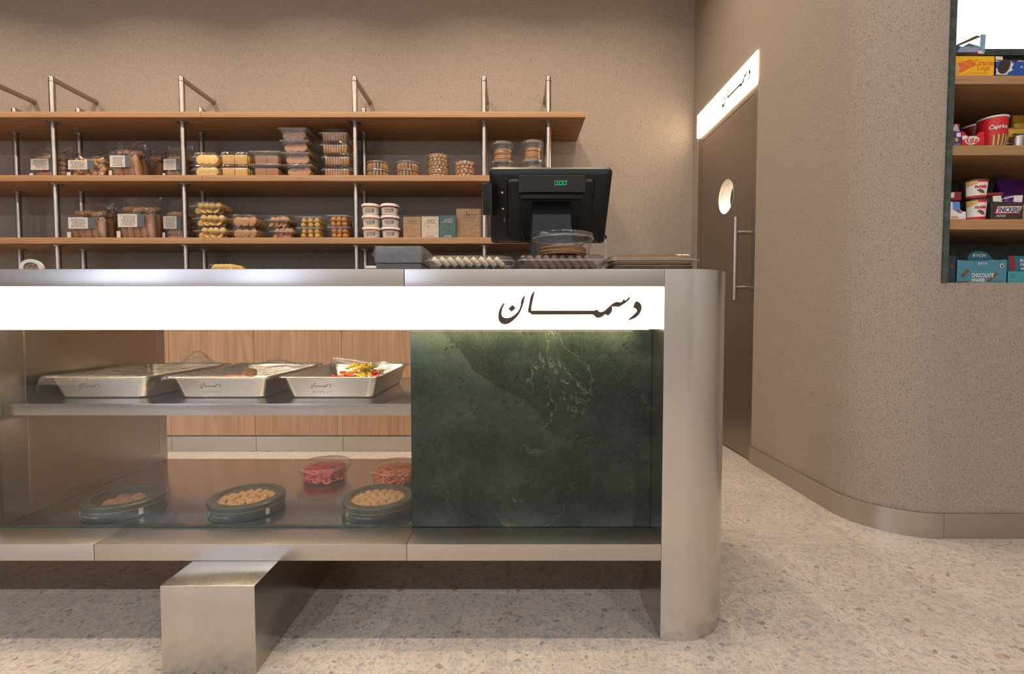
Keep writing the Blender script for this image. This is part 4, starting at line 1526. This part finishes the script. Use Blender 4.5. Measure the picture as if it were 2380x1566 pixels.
def film(t, hw, hd, z0, seed, y_from=-1.0, y_to=1.0, peaks=(), over=.05, amp=.006):
    """cling film drawn over a pan and down its sides"""
    rnd = random.Random(seed)
    nx, ny = 34, 30
    bm = B()
    g = []
    for j in range(ny + 1):
        row = []
        for i in range(nx + 1):
            sx = (i / nx * 2 - 1) * (hw + over * .55)
            sy = (y_from + (y_to - y_from) * j / ny) * (hd + over * .35)
            ox, oy = max(0, abs(sx) - hw), max(0, abs(sy) - hd)
            x = math.copysign(min(abs(sx), hw + .003 + ox * .08), sx)
            y = math.copysign(min(abs(sy), hd + .002 + oy * .08), sy)
            z = z0 + .0035 - (ox + oy) * .95
            inside = (ox + oy) == 0
            z += rnd.uniform(-1, 1) * amp * (.35 if inside else .25)
            for (px, py, ph, pr) in peaks:
                d2 = ((x - px) ** 2 + (y - py) ** 2) / pr ** 2
                z += ph * math.exp(-d2) * (1 + rnd.uniform(-.12, .12))
            k = 0 if inside else .0025
            row.append(bm.verts.new((x + rnd.uniform(-k, k) + math.copysign(abs(k) * .6, x), y + rnd.uniform(0, k) * (-1 if y < 0 else 1), z if inside else min(z, z0 + .004))))
        g.append(row)
    for j in range(ny):
        for i in range(nx):
            bm.faces.new((g[j][i], g[j][i + 1], g[j + 1][i + 1], g[j + 1][i]))
    return part('cling_film', bm, 'cling_film', t, angle=15)


film(pan1, .167, .232, .0715, 3, -1, 1, ((.10, .12, .055, .045), (0, -.17, .020, .03), (-.08, .0, .012, .05)), .085)
film(pan2, .165, .232, .0715, 8, -1, .42, ((.10, .0, .012, .04), (-.05, -.1, .008, .05)), .03)
film(pan2, .165, .232, .0730, 12, .40, .80, ((.02, .12, .022, .05),), .03, .014)
# sweets lying in the pans
rnd = random.Random(21)
for i in range(14):
    x, y = rnd.uniform(-.10, .10), rnd.uniform(-.16, .10)
    z = .024 if i < 7 else .052
    tag(bit('glazed_sweet', 'lump', 'glazed_sweet', None, (pan2.location.x + x * (1 if i < 7 else .8), pan2.location.y + y, ZS + z), (.024, .022, .019), (0, 0, rnd.random() * 3)), 'glazed orange-brown sweet under film in the middle pan', 'sweet', 'glazed sweets in the middle pan')
P3 = pan3.location
for i in range(64):
    lay = i // 22
    ang, rr = rnd.uniform(0, 2 * PI), rnd.uniform(0, 1) ** .6
    x, y = .036 + .078 * rr * math.cos(ang) * (1 - .18 * lay), .01 + .115 * rr * math.sin(ang) * (1 - .2 * lay)
    tag(bit('chewy_stick', 'twist', 'gummy_yellow', None, (P3.x + x, P3.y + y, ZS + .026 + lay * .026 + rnd.uniform(0, .008)), (.019, .022, .022), (rnd.uniform(-.35, .35), rnd.uniform(-.45, .45), rnd.uniform(0, 6.3))), 'yellow chewy stick heaped in the rightmost pan', 'sweet', 'yellow sweets in the rightmost pan')
for (cx, cy, n, m, nm, z0) in ((-.055, -.085, 12, 'gummy_red', 'red', .03), (.028, -.108, 16, 'gummy_orange', 'orange', .052), (.098, -.10, 8, 'gummy_red', 'red', .045)):
    for i in range(n):
        tag(bit('chewy_stick', 'twist', m, None, (P3.x + cx + rnd.uniform(-.026, .026), P3.y + cy + rnd.uniform(-.03, .03), ZS + z0 + rnd.uniform(-.008, .024)), (.014, .020, .020), (rnd.uniform(-.5, .5), rnd.uniform(-.5, .5), rnd.uniform(0, 6.3))), '%s chewy stick heaped in the rightmost pan' % nm, 'sweet', '%s sweets in the rightmost pan' % nm)
# clear serving tongs lying across the sweets
tp0, tp1 = at_y(772, 839, 1.80), at_y(906, 856, 1.72)
tg = thing('serving_tongs', 'clear plastic serving tongs resting on the sweets in the rightmost pan', 'tongs', tp0)
dv = tp1 - tp0
for s, nm in ((.012, 'upper_arm'), (-.014, 'lower_arm')):
    bm = B()
    loops = []
    for f, wd, th, lift in ((0, .010, .004, s * .6), (.04, .012, .005, s * .8), (.30, .011, .005, s), (.58, .008, .004, s), (.68, .007, .004, s), (.76, .013, .008, s * 1.1), (.88, .017, .010, s * 1.2), (.97, .011, .008, s * 1.1), (1.0, .004, .004, s)):
        c = dv * f + Vector((0, lift * 1.4, lift * .25))
        loops.append([c + Vector((th, -th, -wd)), c + Vector((0, -th * 1.4, 0)), c + Vector((th, -th, wd)), c + Vector((0, th, wd)), c + Vector((0, th * .6, 0)), c + Vector((0, th, -wd))])
    part(nm, rings(bm, loops), 'tong_plastic', tg, angle=40)

# round green tins of sweets
def tin(x, y, label, kind, mat, n):
    t = thing('sweet_tin', label, 'tin', (x, y, ZB1 + .0006), 0, 'green tins on the case floor')
    r, h = .114, .047
    part('tin_body', lathe(B(), [(r * .97, .0), (r * .985, .002), (r * .985, h * .62)], 48, True, False), 'tin_green', t)
    lo = [circ(rr, z, 48) for rr, z in ((r * .985, h * .60), (r * 1.0, h * .60), (r * 1.0, h * .90), (r * .97, h), (r * .78, h), (r * .775, h * .93))]
    part('lid', rings(B(), lo, False, False), 'tin_lid', t)
    part('gold_line', lathe(B(), [(r * 1.001, h * .60), (r * 1.001, h * .625)], 48, False, False), 'gold_line', t)
    part('window', rings(B(), [circ(r * .78, h * .955, 40), circ(r * .78, h * .965, 40)]), 'clear_plastic', t)
    rnd = random.Random(int(x * 100))
    rr = r * (.115 if n > 20 else .19)
    k = 0
    for ring, cnt in ((0, 1), (1, 6), (2, 12), (3, 18)):
        for i in range(cnt):
            R_ = ring * rr * 1.9
            if R_ + rr > r * .90: continue
            an = 2 * PI * i / cnt + ring * .3
            bit('sweet', kind, mat, t, (R_ * math.cos(an), R_ * math.sin(an), h * .93 - rr * .82 - rnd.uniform(0, .004)), (rr, rr, rr * .8), (0, 0, rnd.random() * 3))
    bent_letters('CONFECTIONERIES', 'tin_print', t, r * .986, h * .36, -.20, .060, .0050)
    if x < -.8: part('sticker', box(B(), -.006, .006, -.0006, .0, h * .16, h * .56, Matrix.Rotation(1.02, 4, 'Z') @ Matrix.Translation((0, -r * .9875, 0))), 'white_paper', t, False)
    part('crest', scribble_crest(r * .987, h), 'tin_print', t, False)
    return t


def scribble_crest(R, h):
    bm = B()
    for (a, z, s) in ((-.75, .45, .0045), (-.70, .36, .0040), (-.78, .30, .0032), (-.66, .48, .003)):
        p = Vector((R * math.sin(a), -R * math.cos(a), h * z))
        M = Matrix.Translation(p) @ Matrix.Rotation(a, 4, 'Z') @ Matrix.Rotation(.7, 4, 'Y')
        box(bm, -s, s, -.0006, 0, -s * .6, s * .6, M)
    return bm


tin(-1.268, 1.545, 'green tin of large brown sweets in front of the steel partition', 'lump', 'cookie_brown', 8)
tin(-.868, 1.545, 'green tin of golden sweets below the middle pan', 'lump', 'date_ball', 30)
tin(-.436, 1.540, 'green tin of round golden balls beside the marble panel', 'ball', 'date_ball', 30)


# clear tubs of candy strands
def strand_tub(x, y, mat, label):
    t = thing('candy_tub', label, 'tub', (x, y, ZB1 + .0006), 0, 'candy strand tubs on the case floor')
    r, h = .098, .064
    part('tub_shell', lathe(B(), [(r * .82, .001), (r * .84, .003), (r * .95, h * .84)], 44, True, False), 'clear_plastic', t)
    part('lid', lathe(B(), [(r * .955, h * .80), (r * 1.03, h * .82), (r * 1.03, h * .93), (r * .99, h * .97), (r * .95, h)], 44, False, True), 'clear_plastic', t)
    part('lid_rim', lathe(B(), [(r * .97, h * .80), (r * 1.035, h * .82), (r * 1.035, h * .93), (r * .98, h * .95)], 44, False, False), 'clear_rim', t)
    rnd = random.Random(int(x * 1000))
    bm = B()
    for _ in range(420):
        an, rad = rnd.uniform(0, 2 * PI), r * .80 * math.sqrt(rnd.random())
        c = Vector((rad * math.cos(an) * .88, rad * math.sin(an) * .88, rnd.uniform(.005, .044 + .010 * (1 - rad / r))))
        cr, ph, dr = rnd.uniform(.007, .016), rnd.uniform(0, 6), rnd.choice((-1, 1))
        tl = Euler((rnd.uniform(-.9, .9), rnd.uniform(-.9, .9), 0)).to_matrix()
        pts = []
        for k in range(8):
            q = c + tl @ Vector((cr * math.cos(ph + dr * k * .75), cr * math.sin(ph + dr * k * .75), .0012 * k))
            m_ = math.hypot(q.x, q.y)
            lim = r * (.80 + .10 * q.z / h)
            if m_ > lim: q = Vector((q.x * lim / m_, q.y * lim / m_, q.z))
            q.z = min(max(q.z, .004), h * .80)
            pts.append(q)
        tube(bm, pts, .0023, 4)
    o = part('candy_strands', bm, mat, t, angle=60)
    o['kind'] = 'stuff'


p = at_y(755, 1073, 1.845)
strand_tub(p.x, 1.845, 'strand_red', 'clear tub of red candy strands on the case floor')
p = at_y(920, 1078, 1.815)
strand_tub(p.x, 1.815, 'strand_orange', 'clear tub of orange candy strands beside the marble panel')
# ================================================================== SNACK NICHE
NZ = [(1.829, 1.862), (1.551, 1.590), (1.257, 1.298)]
for (za, zb), lb in zip(NZ, ('top oak shelf of the snack niche under the glowing panel', 'middle oak shelf of the snack niche with red wafer cups', 'lowest oak shelf of the snack niche with dark snack boxes')):
    tag(part('niche_shelf', bevel(box(B(), NX0 + .0215, NX1 - .022, 1.932, NY - .002, za, zb), .0015, 2), 'oak_shelf'), lb, 'shelf', 'oak shelves in the snack niche')
Z1, Z2, Z3, Z4 = NZ[0][1], NZ[1][1], NZ[2][1], NZ0
GN = 'snack boxes in the niche'


def pxpoly(name, pts, Y, mat, parent, d=.0006, off=.0):
    """flat print: an outline on a carton face at distance Y"""
    q = [at_y(u, v, Y) for u, v in pts]
    bm = B()
    flat_prism(bm, [(p.x, p.z) for p in q], d, Matrix.Translation((0, Y - d - off, 0)))
    return wpart(name, bm, mat, parent)


def pxtext(s, u0, u1, v0, v1, Y, mat, parent, off=.0, rot=0.0, **kw):
    a, b = at_y(u0, v0, Y), at_y(u1, v1, Y)
    L = Vector(parent.location)
    return letters(s, mat, parent, Vector(((a.x + b.x) / 2, Y - .0006 - off, (a.z + b.z) / 2)) - L, b.x - a.x, a.z - b.z, (0, rot, 0), **kw)


def carton(u0, u1, vt, zb, Y, dep, mat, label, name='snack_box', vb=None, outline=None, group=GN, cat='snack box', openz=None):
    a = at_y(u0, (vt + 30), Y)
    b = at_y(u1, (vt + 30), Y)
    top = at_y(u0, vt, Y).z
    t = thing(name, label, cat, ((a.x + b.x) / 2, Y, zb + .0006), 0, group)
    w, h = (b.x - a.x) / 2, top - zb
    if openz:      # open display carton: tray with a cut-down front and a raised back
        hf = at_y(u0, openz, Y).z - zb
        bm = B()
        th = .0022
        box(bm, -w, w, 0, th, 0, hf)
        box(bm, -w, w, dep - th, dep, 0, h)
        box(bm, -w, w, th, dep - th, 0, th)
        for s in (-1, 1):
            pr = [(-0.0, 0), (dep, 0), (dep, h), (dep * .55, h), (0, hf)]
            M = Matrix.Translation((s * w - (th if s > 0 else 0), 0, 0)) @ Matrix.Rotation(PI / 2, 4, 'Z')
            M = M @ Matrix.Scale(-1, 4, (0, 1, 0)) if False else M
            v0 = [bm.verts.new((s * w - (th if s > 0 else 0), y, z)) for y, z in pr]
            v1 = [bm.verts.new((s * w + (0 if s > 0 else th), y, z)) for y, z in pr]
            bm.faces.new(v0); bm.faces.new(v1[::-1])
            for i in range(5): bm.faces.new((v0[i], v0[(i + 1) % 5], v1[(i + 1) % 5], v1[i]))
        part('carton', bm, mat, t, False)
    else:
        part('carton', bevel(box(B(), -w, w, 0, dep, 0, h), .001, 1), mat, t)
    return t


# --- top shelf
YN = 1.945
t = carton(2217, 2312, 123, Z1, YN, .16, 'box_yellow', 'yellow carton printed Caramel Logs on the top niche shelf', openz=131)
pxpoly('bar_picture', [(2216, 152), (2228, 146), (2255, 138), (2268, 147), (2266, 152), (2234, 168), (2218, 171)], YN, 'box_orange', t)
pxpoly('bar_end', [(2216, 150), (2224, 147), (2232, 158), (2228, 171), (2217, 173)], YN, 'wheat', t, off=.0006)
pxtext('Caramel', 2264, 2309, 139, 152, YN, 'box_orange', t)
pxtext('Logs', 2272, 2300, 153, 165, YN, 'box_orange', t)
pxtext('CARAMEL LOG', 2231, 2258, 144, 152, YN, 'box_yellow', t, off=.0006, rot=.45)
wpart('print', scribble(.10, .004, 1, .0005, 4, Matrix.Translation((at_y(2265, 170, YN).x, YN - .0002, at_y(2265, 170, YN).z))), 'box_orange', t)
for k in range(3):
    bit('wrapped_bar', 'loaf', 'box_orange', t, (-.05 + k * .05, .03 + .02 * k, at_y(2250, 131, YN).z - Z1 - .002), (.030, .014, .012))
zc = at_y(2240, 124, 1.97).z
t = carton(2217, 2288, 79, zc, 1.962, .12, 'box_steel', 'pale blue open carton standing on the yellow carton', openz=111)
pxpoly('plum_field', [(2217, 107), (2234, 107), (2222, 124), (2217, 124)], 1.962, 'box_purple', t)
pxtext('CHOCO', 2239, 2256, 111.5, 116, 1.962, 'white_paper', t)
pxtext('LEIBNIZ', 2238, 2255, 117, 121, 1.962, 'white_paper', t)

pxpoly('price_sticker', [(2273, 118), (2286, 116.5), (2286.5, 125), (2272, 125)], 1.962, 'label_pink', t, off=.0006)
for k in range(4):
    bit('wrapped_biscuit', 'loaf', 'foil' if k % 2 else 'box_steel', t, (-.045 + k * .028, .025, at_y(2240, 106, 1.962).z - zc), (.017, .012, .006), (0, -.2, .2))
# side and raised lid flap of that carton
a, b = at_y(2229, 99, 2.02), at_y(2276, 79, 1.98)
fb = B()
v = [Vector((a.x, 2.06, a.z)), Vector((b.x, 1.99, b.z)), Vector((b.x + .02, 1.99, b.z - .004)), Vector((b.x - .02, 2.06, a.z + .004))]
q = [fb.verts.new(p) for p in v] + [fb.verts.new(p + Vector((0, .002, .0015))) for p in v]
for f in ((0, 1, 2, 3), (7, 6, 5, 4), (0, 4, 5, 1), (1, 5, 6, 2), (2, 6, 7, 3), (3, 7, 4, 0)): fb.faces.new([q[i] for i in f])
wpart('lid_flap', fb, 'kraft', t)
pxpoly('front_post', [(2279, 80), (2290.5, 81), (2287.5, 124), (2275, 111), (2277.5, 106)], 1.9615, 'box_steel', t, .002)
t = carton(2313, 2420, 128, Z1, YN, .15, 'box_blue', 'dark blue carton with a black sandwich cookie picture, top niche shelf', openz=143)
pxpoly('milk_splash', [(2314, 160), (2320, 158), (2330, 166), (2344, 160), (2352, 146), (2356, 148), (2351, 158), (2354, 163), (2344, 168), (2340, 174), (2326, 174), (2314, 173), (2316, 168)], YN, 'box_white', t)
pxpoly('cookie_picture', [(2318, 160), (2322, 148), (2330, 140), (2340, 138), (2348, 143), (2350, 151), (2346, 162), (2338, 170), (2328, 172), (2320, 168)], YN, 'cookie_black', t, off=.0006)
pxpoly('cookie_cream', [(2349, 144), (2351.5, 151), (2347, 163), (2339, 171), (2330, 173), (2338, 169), (2345, 160), (2348, 150)], YN, 'box_white', t, off=.0012)
pxtext('Ka', 2372, 2384, 153, 158, YN, 'box_white', t)
pxpoly('price_sticker', [(2313.5, 131), (2330, 132), (2330, 140), (2313.5, 139)], YN, 'label_pink', t, off=.0006)
for k in range(3): bit('wrapped_biscuit', 'loaf', 'box_white', t, (-.055 + k * .05, .03, at_y(2330, 140, YN).z - Z1), (.024, .012, .010), (0, .25, 0))

# --- middle shelf
t = carton(2212, 2234.5, 306, Z2, YN, .10, 'box_purple', 'small purple carton beside the red wafer bar box')
pxpoly('biscuit_picture', [(2213, 321), (2226, 320), (2226, 330), (2213, 331)], YN, 'snack_brown', t)
pxpoly('biscuit_picture', [(2219, 322), (2226, 320.5), (2226, 330), (2221, 329)], YN, 'wheat', t, off=.0006)
pxpoly('white_mark', [(2223, 309), (2233, 308.5), (2233, 318), (2223, 318)], YN, 'box_white', t)
wpart('print', scribble(.030, .004, 1, .0005, 9, Matrix.Translation((at_y(2225, 335, YN).x, YN - .0002, at_y(2225, 335, YN).z))), 'box_white', t)
t = carton(2211, 2230, 288, Z2, 2.06, .08, 'box_red', 'red and white pouch peeking out behind the purple carton', vb=337)
pxpoly('white_peak', [(2212, 304), (2220, 289), (2224, 289), (2231, 306)], 2.06, 'box_white', t)
t = carton(2234.8, 2287, 306, Z2, YN, .09, 'box_red', 'red carton with a white oval logo on the middle niche shelf', openz=316)
pxpoly('side_wing', [(2235, 306), (2239, 306), (2246, 316), (2267, 316), (2276, 306.5), (2287, 306.5), (2287, 337), (2235, 337)], YN, 'box_red', t, .0015)
pxpoly('logo_oval', [(2258.5 + 16.5 * math.cos(k * PI / 14), 326.5 - 10 * math.sin(k * PI / 14) - 2 * math.cos(k * PI / 14)) for k in range(28)], YN, 'box_white', t, off=.0016)
pxtext('KitKat', 2246, 2272, 320, 333.5, YN, 'box_red', t, off=.0022, rot=-.10, bold=.015)
pxpoly('price_sticker', [(2235.5, 316), (2247, 315.5), (2247, 325), (2235.5, 325)], YN, 'box_white', t, off=.0016)


def cup(u0, u1, vt, zb, Y, mat, label, rimmat='box_white', name='wafer_cup', lid=False):
    a, b = at_y(u0, vt + 20, Y), at_y(u1, vt + 20, Y)
    r = (b.x - a.x) / 2.1
    h = at_y((u0 + u1) / 2, vt, Y).z - zb
    t = thing(name, label, 'cup', ((a.x + b.x) / 2, Y, zb + .0006), 0, 'snack cups in the niche')
    part('cup_body', lathe(B(), [(r * .86, 0), (r * .87, .003), (r * 1.0, h - .004)], 36), mat, t)
    part('rim', lathe(B(), [(r * .99, h - .008), (r * 1.03, h - .006), (r * 1.03, h - .001), (r * .98, h), (r * .90, h - .001)], 36), rimmat, t)
    return t, r, h


FA = math.atan2(1.93, 2.0)      # cups turn their print to the shop
t, r, h = cup(2278, 2335, 277, Z2, 1.995, 'box_red', 'larger red wafer cup with white rim on the middle niche shelf')
def wrap(t, poly, R0, R1, h, ang, mat, name, off=.0006):
    """print wrapped on a cup: outline in (arc metres, height)"""
    bm = B()
    flat_prism(bm, poly, .0004)
    for _k in range(4):
        bmesh.ops.triangulate(bm, faces=bm.faces)
        bmesh.ops.subdivide_edges(bm, edges=[e for e in bm.edges if e.calc_length() > .0065], cuts=1)
    for v in bm.verts:
        x, y, z = v.co
        R = R0 + (R1 - R0) * z / h + off - y
        a = ang + x / R0
        v.co = (R * math.sin(a), -R * math.cos(a), z)
    bmesh.ops.triangulate(bm, faces=bm.faces)
    return part(name, bm, mat, t, False)
AN = -.62
bent_letters('Caprice', 'box_white', t, r * .98, h * .62, AN + .28, .062, .022, bold=.02, shear=.25)

rnd = random.Random(3)
for k in range(9):
    x0 = -.004 + k * .0062
    wrap(t, [(x0, .004), (x0 + .005, .004), (x0 + .006 + .001 * k, h * .40 + rnd.uniform(-.012, .008)), (x0 + .001 + .001 * k, h * .42)], r * .88, r * 1.0, h, AN - .02, 'snack_brown' if k % 2 else 'wheat', 'wafer_picture')
t, r, h = cup(2243, 2290, 294, Z2, 2.10, 'box_maroon', 'dark red wafer cup standing behind the white oval logo box', rimmat='label_pink')
t = carton(2232, 2262, 296, Z2, 2.22, .06, 'box_blue', 'blue carton at the back of the middle niche shelf')
# stirrer upright behind the cup
st = thing('pouch_clip', 'small foil strip sticking up behind the red wafer cup', 'strip', at_y(2330, 300, 2.12))
part('foil_strip', box(B(), -.003, .003, 0, .002, -.10, .072), 'foil', st)
part('crimp', box(B(), -.004, .004, -.0005, .0025, .055, .060), 'chrome', st)
st.location.z = Z2 + .1006


def pouch(u0, u1, vt, zb, Y, d, mat, label, bandmat, name='snack_pouch'):
    a, b = at_y(u0, vt + 10, Y), at_y(u1, vt + 10, Y)
    w, h = b.x - a.x, at_y(u0, vt, Y).z - zb
    t = thing(name, label, 'snack bag', ((a.x + b.x) / 2, Y + d / 2, zb + .0006), 0, 'snack bags in the niche')
    rnd = random.Random(int(u0))
    lo = []
    for z, sw, sd in ((0, 1, .5), (.06, 1, .85), (.4, 1, 1), (.7, .99, .75), (.9, .98, .2), (1, 1, .06)):
        lo.append([(x + rnd.uniform(-.003, .003), y + rnd.uniform(-.002, .002), zz) for x, y, zz in rrect(w / 2 * sw, d / 2 * sd, .02, h * z, 3, 0, (5, 3))])
    part('pouch_body', rings(B(), lo), mat, t, angle=40)
    part('band', box(B(), -w * .40, w * .40, -d / 2 - .003, -d / 2 + .001, h * .18, h * .26), bandmat, t, False)
    part('print', scribble(w * .7, h * .05, 1, .0008, int(u0), Matrix.Translation((0, -d / 2 - .003, h * .22))), 'box_white', t, False)
    return t


pouch(2335, 2352, 282, Z2, 1.99, .06, 'box_gold', 'narrow gold snack bag right behind the red cup', 'box_dark')
pouch(2350, 2400, 291, Z2 + .0485, 1.975, .06, 'box_gold', 'gold snack bag lying on the foil cup at the frame edge', 'box_dark')
pouch(2368, 2420, 262, Z2, 2.10, .06, 'box_gold', 'tall gold snack bag at the back right of the niche', 'snack_brown')
t, r, h = cup(2352, 2376, 318, Z2, 1.975, 'foil', 'silver foil cup under the gold snack bag', 'chrome', 'foil_cup')

# --- lowest oak shelf
t = carton(2208, 2244, 468, Z3, YN, .10, 'box_white', 'white chocolate snack carton at the left of the lowest niche shelf', openz=496)
pxpoly('blue_field', [(2213, 469), (2230, 469), (2231, 484), (2222, 490), (2213, 484)], YN, 'sky_print', t, .0012)
pxpoly('front_panel', [(2208, 469), (2213, 469), (2214, 486), (2222, 492), (2232, 498), (2238, 492), (2244, 492), (2244, 509), (2208, 509)], YN, 'box_white', t, .0014)
pxtext('kinder', 2211, 2227, 502, 506.5, YN, 'box_orange', t, off=.0016, bold=.02)
t = carton(2211, 2234, 446, at_y(2220, 468, 1.99).z, 1.975, .08, 'box_maroon', 'dark red carton on the white snack carton')
pxpoly('white_panel', [(2209, 448), (2218, 447), (2217, 459), (2209, 460)], 1.975, 'box_white', t)


def spread_cup(u0, u1, vt, zb, Y, label):
    t, r, h = cup(u0, u1, vt, zb, Y, 'box_dark', label, 'box_dark', 'spread_cup')
    W_ = .072
    A = AN + .22
    wrap(t, [(-W_ / 2, h * .10), (W_ / 2, h * .10), (W_ / 2, h * .90), (-W_ / 2, h * .90)], r * .865, r * 1.0, h, A, 'box_white', 'label_panel')
    wrap(t, [(-W_ / 2, h * .04), (W_ / 2, h * .04), (W_ / 2, h * .15), (-W_ / 2, h * .15)], r * .865, r * 1.0, h, A, 'box_red', 'red_stripe', .0011)
    wrap(t, [(-W_ * .05, h * .82), (W_ / 2, h * .82), (W_ / 2, h * .93), (-W_ * .05, h * .93)], r * .865, r * 1.0, h, A, 'box_red', 'red_stripe', .0011)
    wrap(t, [(-W_ / 2, h * .62), (-W_ * .30, h * .66), (-W_ * .05, h * .74), (-W_ * .05, h * .93), (-W_ / 2, h * .93)], r * .865, r * 1.0, h, A, 'wheat', 'bread_picture', .0011)
    wrap(t, [(-W_ * .08, h * .42), (W_ * .06, h * .48), (W_ * .24, h * .38), (W_ * .30, h * .24), (W_ * .12, h * .26)], r * .865, r * 1.0, h, A, 'snack_brown', 'spread_picture', .0011)
    bent_letters('n', 'box_dark', t, r * .955, h * .59, A - .008 / r, .008, .011, bold=.04)
    bent_letters('utella', 'box_red', t, r * .955, h * .61, A + .0135 / r, .033, .015, bold=.04)
    return t


spread_cup(2243, 2287, 466, Z3, 1.980, 'lower chocolate spread snack cup beside the dark snack box')
spread_cup(2236, 2289, 422, at_y(2260, 466, 1.985).z + .0016, 1.99, 'upper chocolate spread snack cup of the pair')
t = carton(2303, 2377.5, 470, Z3, YN, .13, 'box_dark', 'dark brown carton printed SNICKERS on the lowest niche shelf')
A_ = 2303
pxpoly('logo_plate', [(2318, 478.5), (2376, 478), (2369, 496), (2312, 496.5)], YN, 'box_red', t)
pxpoly('logo_field', [(2319.5, 480), (2374, 479.5), (2368, 494.5), (2314, 495)], YN, 'box_white', t, off=.0006)
pxtext('SNICKERS', 2318, 2370, 481.5, 493.5, YN, 'navy_print', t, off=.0012, bold=.02, shear=.22)
wpart('print', scribble(.055, .010, 2, .0005, 14, Matrix.Translation((at_y(2325, 501.5, YN).x, YN - .0002, at_y(2325, 501.5, YN).z))), 'box_white', t)
# raised white flaps and the bars between them
for pts in ([(2307, 455.5), (2326, 454.5), (2328.5, 469.5), (2307.5, 468.5)], [(2357, 454.5), (2376.5, 453.5), (2374, 472), (2354.5, 469)]):
    pxpoly('flap', pts, YN + .012, 'box_white', t, .0015)
pxpoly('bar_top', [(2328, 461), (2357, 454.5), (2358, 457.5), (2329, 463.5)], YN + .02, 'label_pink', t, .008)
pxpoly('bar_top', [(2328, 456), (2356, 454), (2357, 456.5), (2328, 461)], YN + .028, 'navy_print', t, .008)
t = carton(2286, 2332, 447, Z3, 2.12, .08, 'box_dark', 'dark carton with red top edge behind the spread cups')
pxpoly('red_edge', [(2286, 449), (2331, 447), (2330, 452), (2286, 455)], 2.10, 'box_red', t)
pouch(2340, 2400, 410, Z3, 2.14, .09, 'bag_violet', 'violet sweet bag at the dark back of the lowest shelf', 'box_dark')
t = carton(2378.2, 2420, 476, Z3, YN, .10, 'box_gold', 'yellow carton cut off by the frame on the lowest niche shelf')
pxpoly('dark_stripe', [(2379, 486), (2415, 486), (2415, 490), (2379, 490)], YN, 'box_dark', t)

# --- niche floor
t = carton(2222, 2341, 603, Z4, YN, .14, 'box_teal', 'teal carton printed CHOCOLATE WAFER on the niche floor', openz=606)
pxpoly('front_panel', [(2224, 604), (2244, 605), (2250, 614), (2256, 617), (2312, 617), (2320, 612), (2322, 605), (2336, 602.5), (2338, 605), (2336, 657), (2224, 657)], YN, 'box_teal', t, .0014)
pxtext('CHOCOLATE', 2257, 2308, 635, 644.5, YN, 'box_white', t, off=.0016, bold=.015)
pxtext('WAFER', 2257, 2288, 647, 656, YN, 'box_white', t, off=.0016, bold=.015)
for pts in ([(2231, 641), (2247, 625), (2253, 629), (2237, 645)], [(2294, 652), (2315, 633), (2320, 636), (2299, 655)], [(2225, 655), (2250, 652), (2251, 656.5), (2225, 657)]):
    pxpoly('wafer_picture', pts, YN, 'snack_brown', t, off=.0016)
pxpoly('badge', [(2327.5 + 4.5 * math.cos(k * PI / 8), 617.5 - 4.8 * math.sin(k * PI / 8)) for k in range(16)], YN, 'box_white', t, off=.0016)
pxpoly('badge_dot', [(2327.5 + 3 * math.cos(k * PI / 8), 617.5 - 3.2 * math.sin(k * PI / 8)) for k in range(16)], YN, 'box_maroon', t, off=.0022)
pxpoly('header_card', [(2247, 606), (2249, 596), (2256, 588), (2266, 584), (2276, 583.5), (2288, 586), (2298, 592), (2304, 600), (2306, 606)], 1.985, 'box_deepteal', t, .002)
pxtext('RYCH', 2260, 2289, 590.5, 597.5, 1.985, 'box_white', t, off=.002, bold=.01)
pxpoly('wafer_pack', [(2250, 612), (2300, 604), (2322, 606), (2318, 616), (2262, 617)], YN + .012, 'box_aqua', t, .010)
pxtext('RYCH', 2273, 2292, 610, 615.5, YN + .002, 'box_white', t, off=.002)
t = carton(2204, 2221.3, 594, Z4, 1.946, .12, 'box_navy', 'dark navy carton tucked at the left of the niche floor')
pxpoly('badge', [(2213 + 4 * math.cos(k * PI / 8), 619 - 4.3 * math.sin(k * PI / 8)) for k in range(16)], 1.946, 'box_maroon', t)
t = carton(2341.5, 2440, 596, Z4, YN, .12, 'box_aqua', 'aqua carton with a dark red bar pack at the frame edge', openz=631)
pxpoly('badge', [(2354 + 6.5 * math.cos(k * PI / 10), 640 - 6.5 * math.sin(k * PI / 10)) for k in range(20)], YN, 'box_teal', t)
pxpoly('bar_pack', [(2342, 595), (2412, 594), (2412, 630), (2343, 630)], YN + .004, 'box_deepteal', t, .003)
pxpoly('red_stripe', [(2342.5, 595), (2353, 594.5), (2357, 610), (2357.5, 628), (2345.5, 629)], YN + .004, 'box_maroon', t, .001, off=.003)
pxtext('BU', 2369, 2380, 602, 609, YN + .004, 'box_white', t, off=.003)
pxtext('PR', 2370, 2381, 612, 619, YN + .004, 'box_white', t, off=.003)
pxtext('BI', 2371, 2381, 622, 627, YN + .004, 'box_white', t, off=.003)
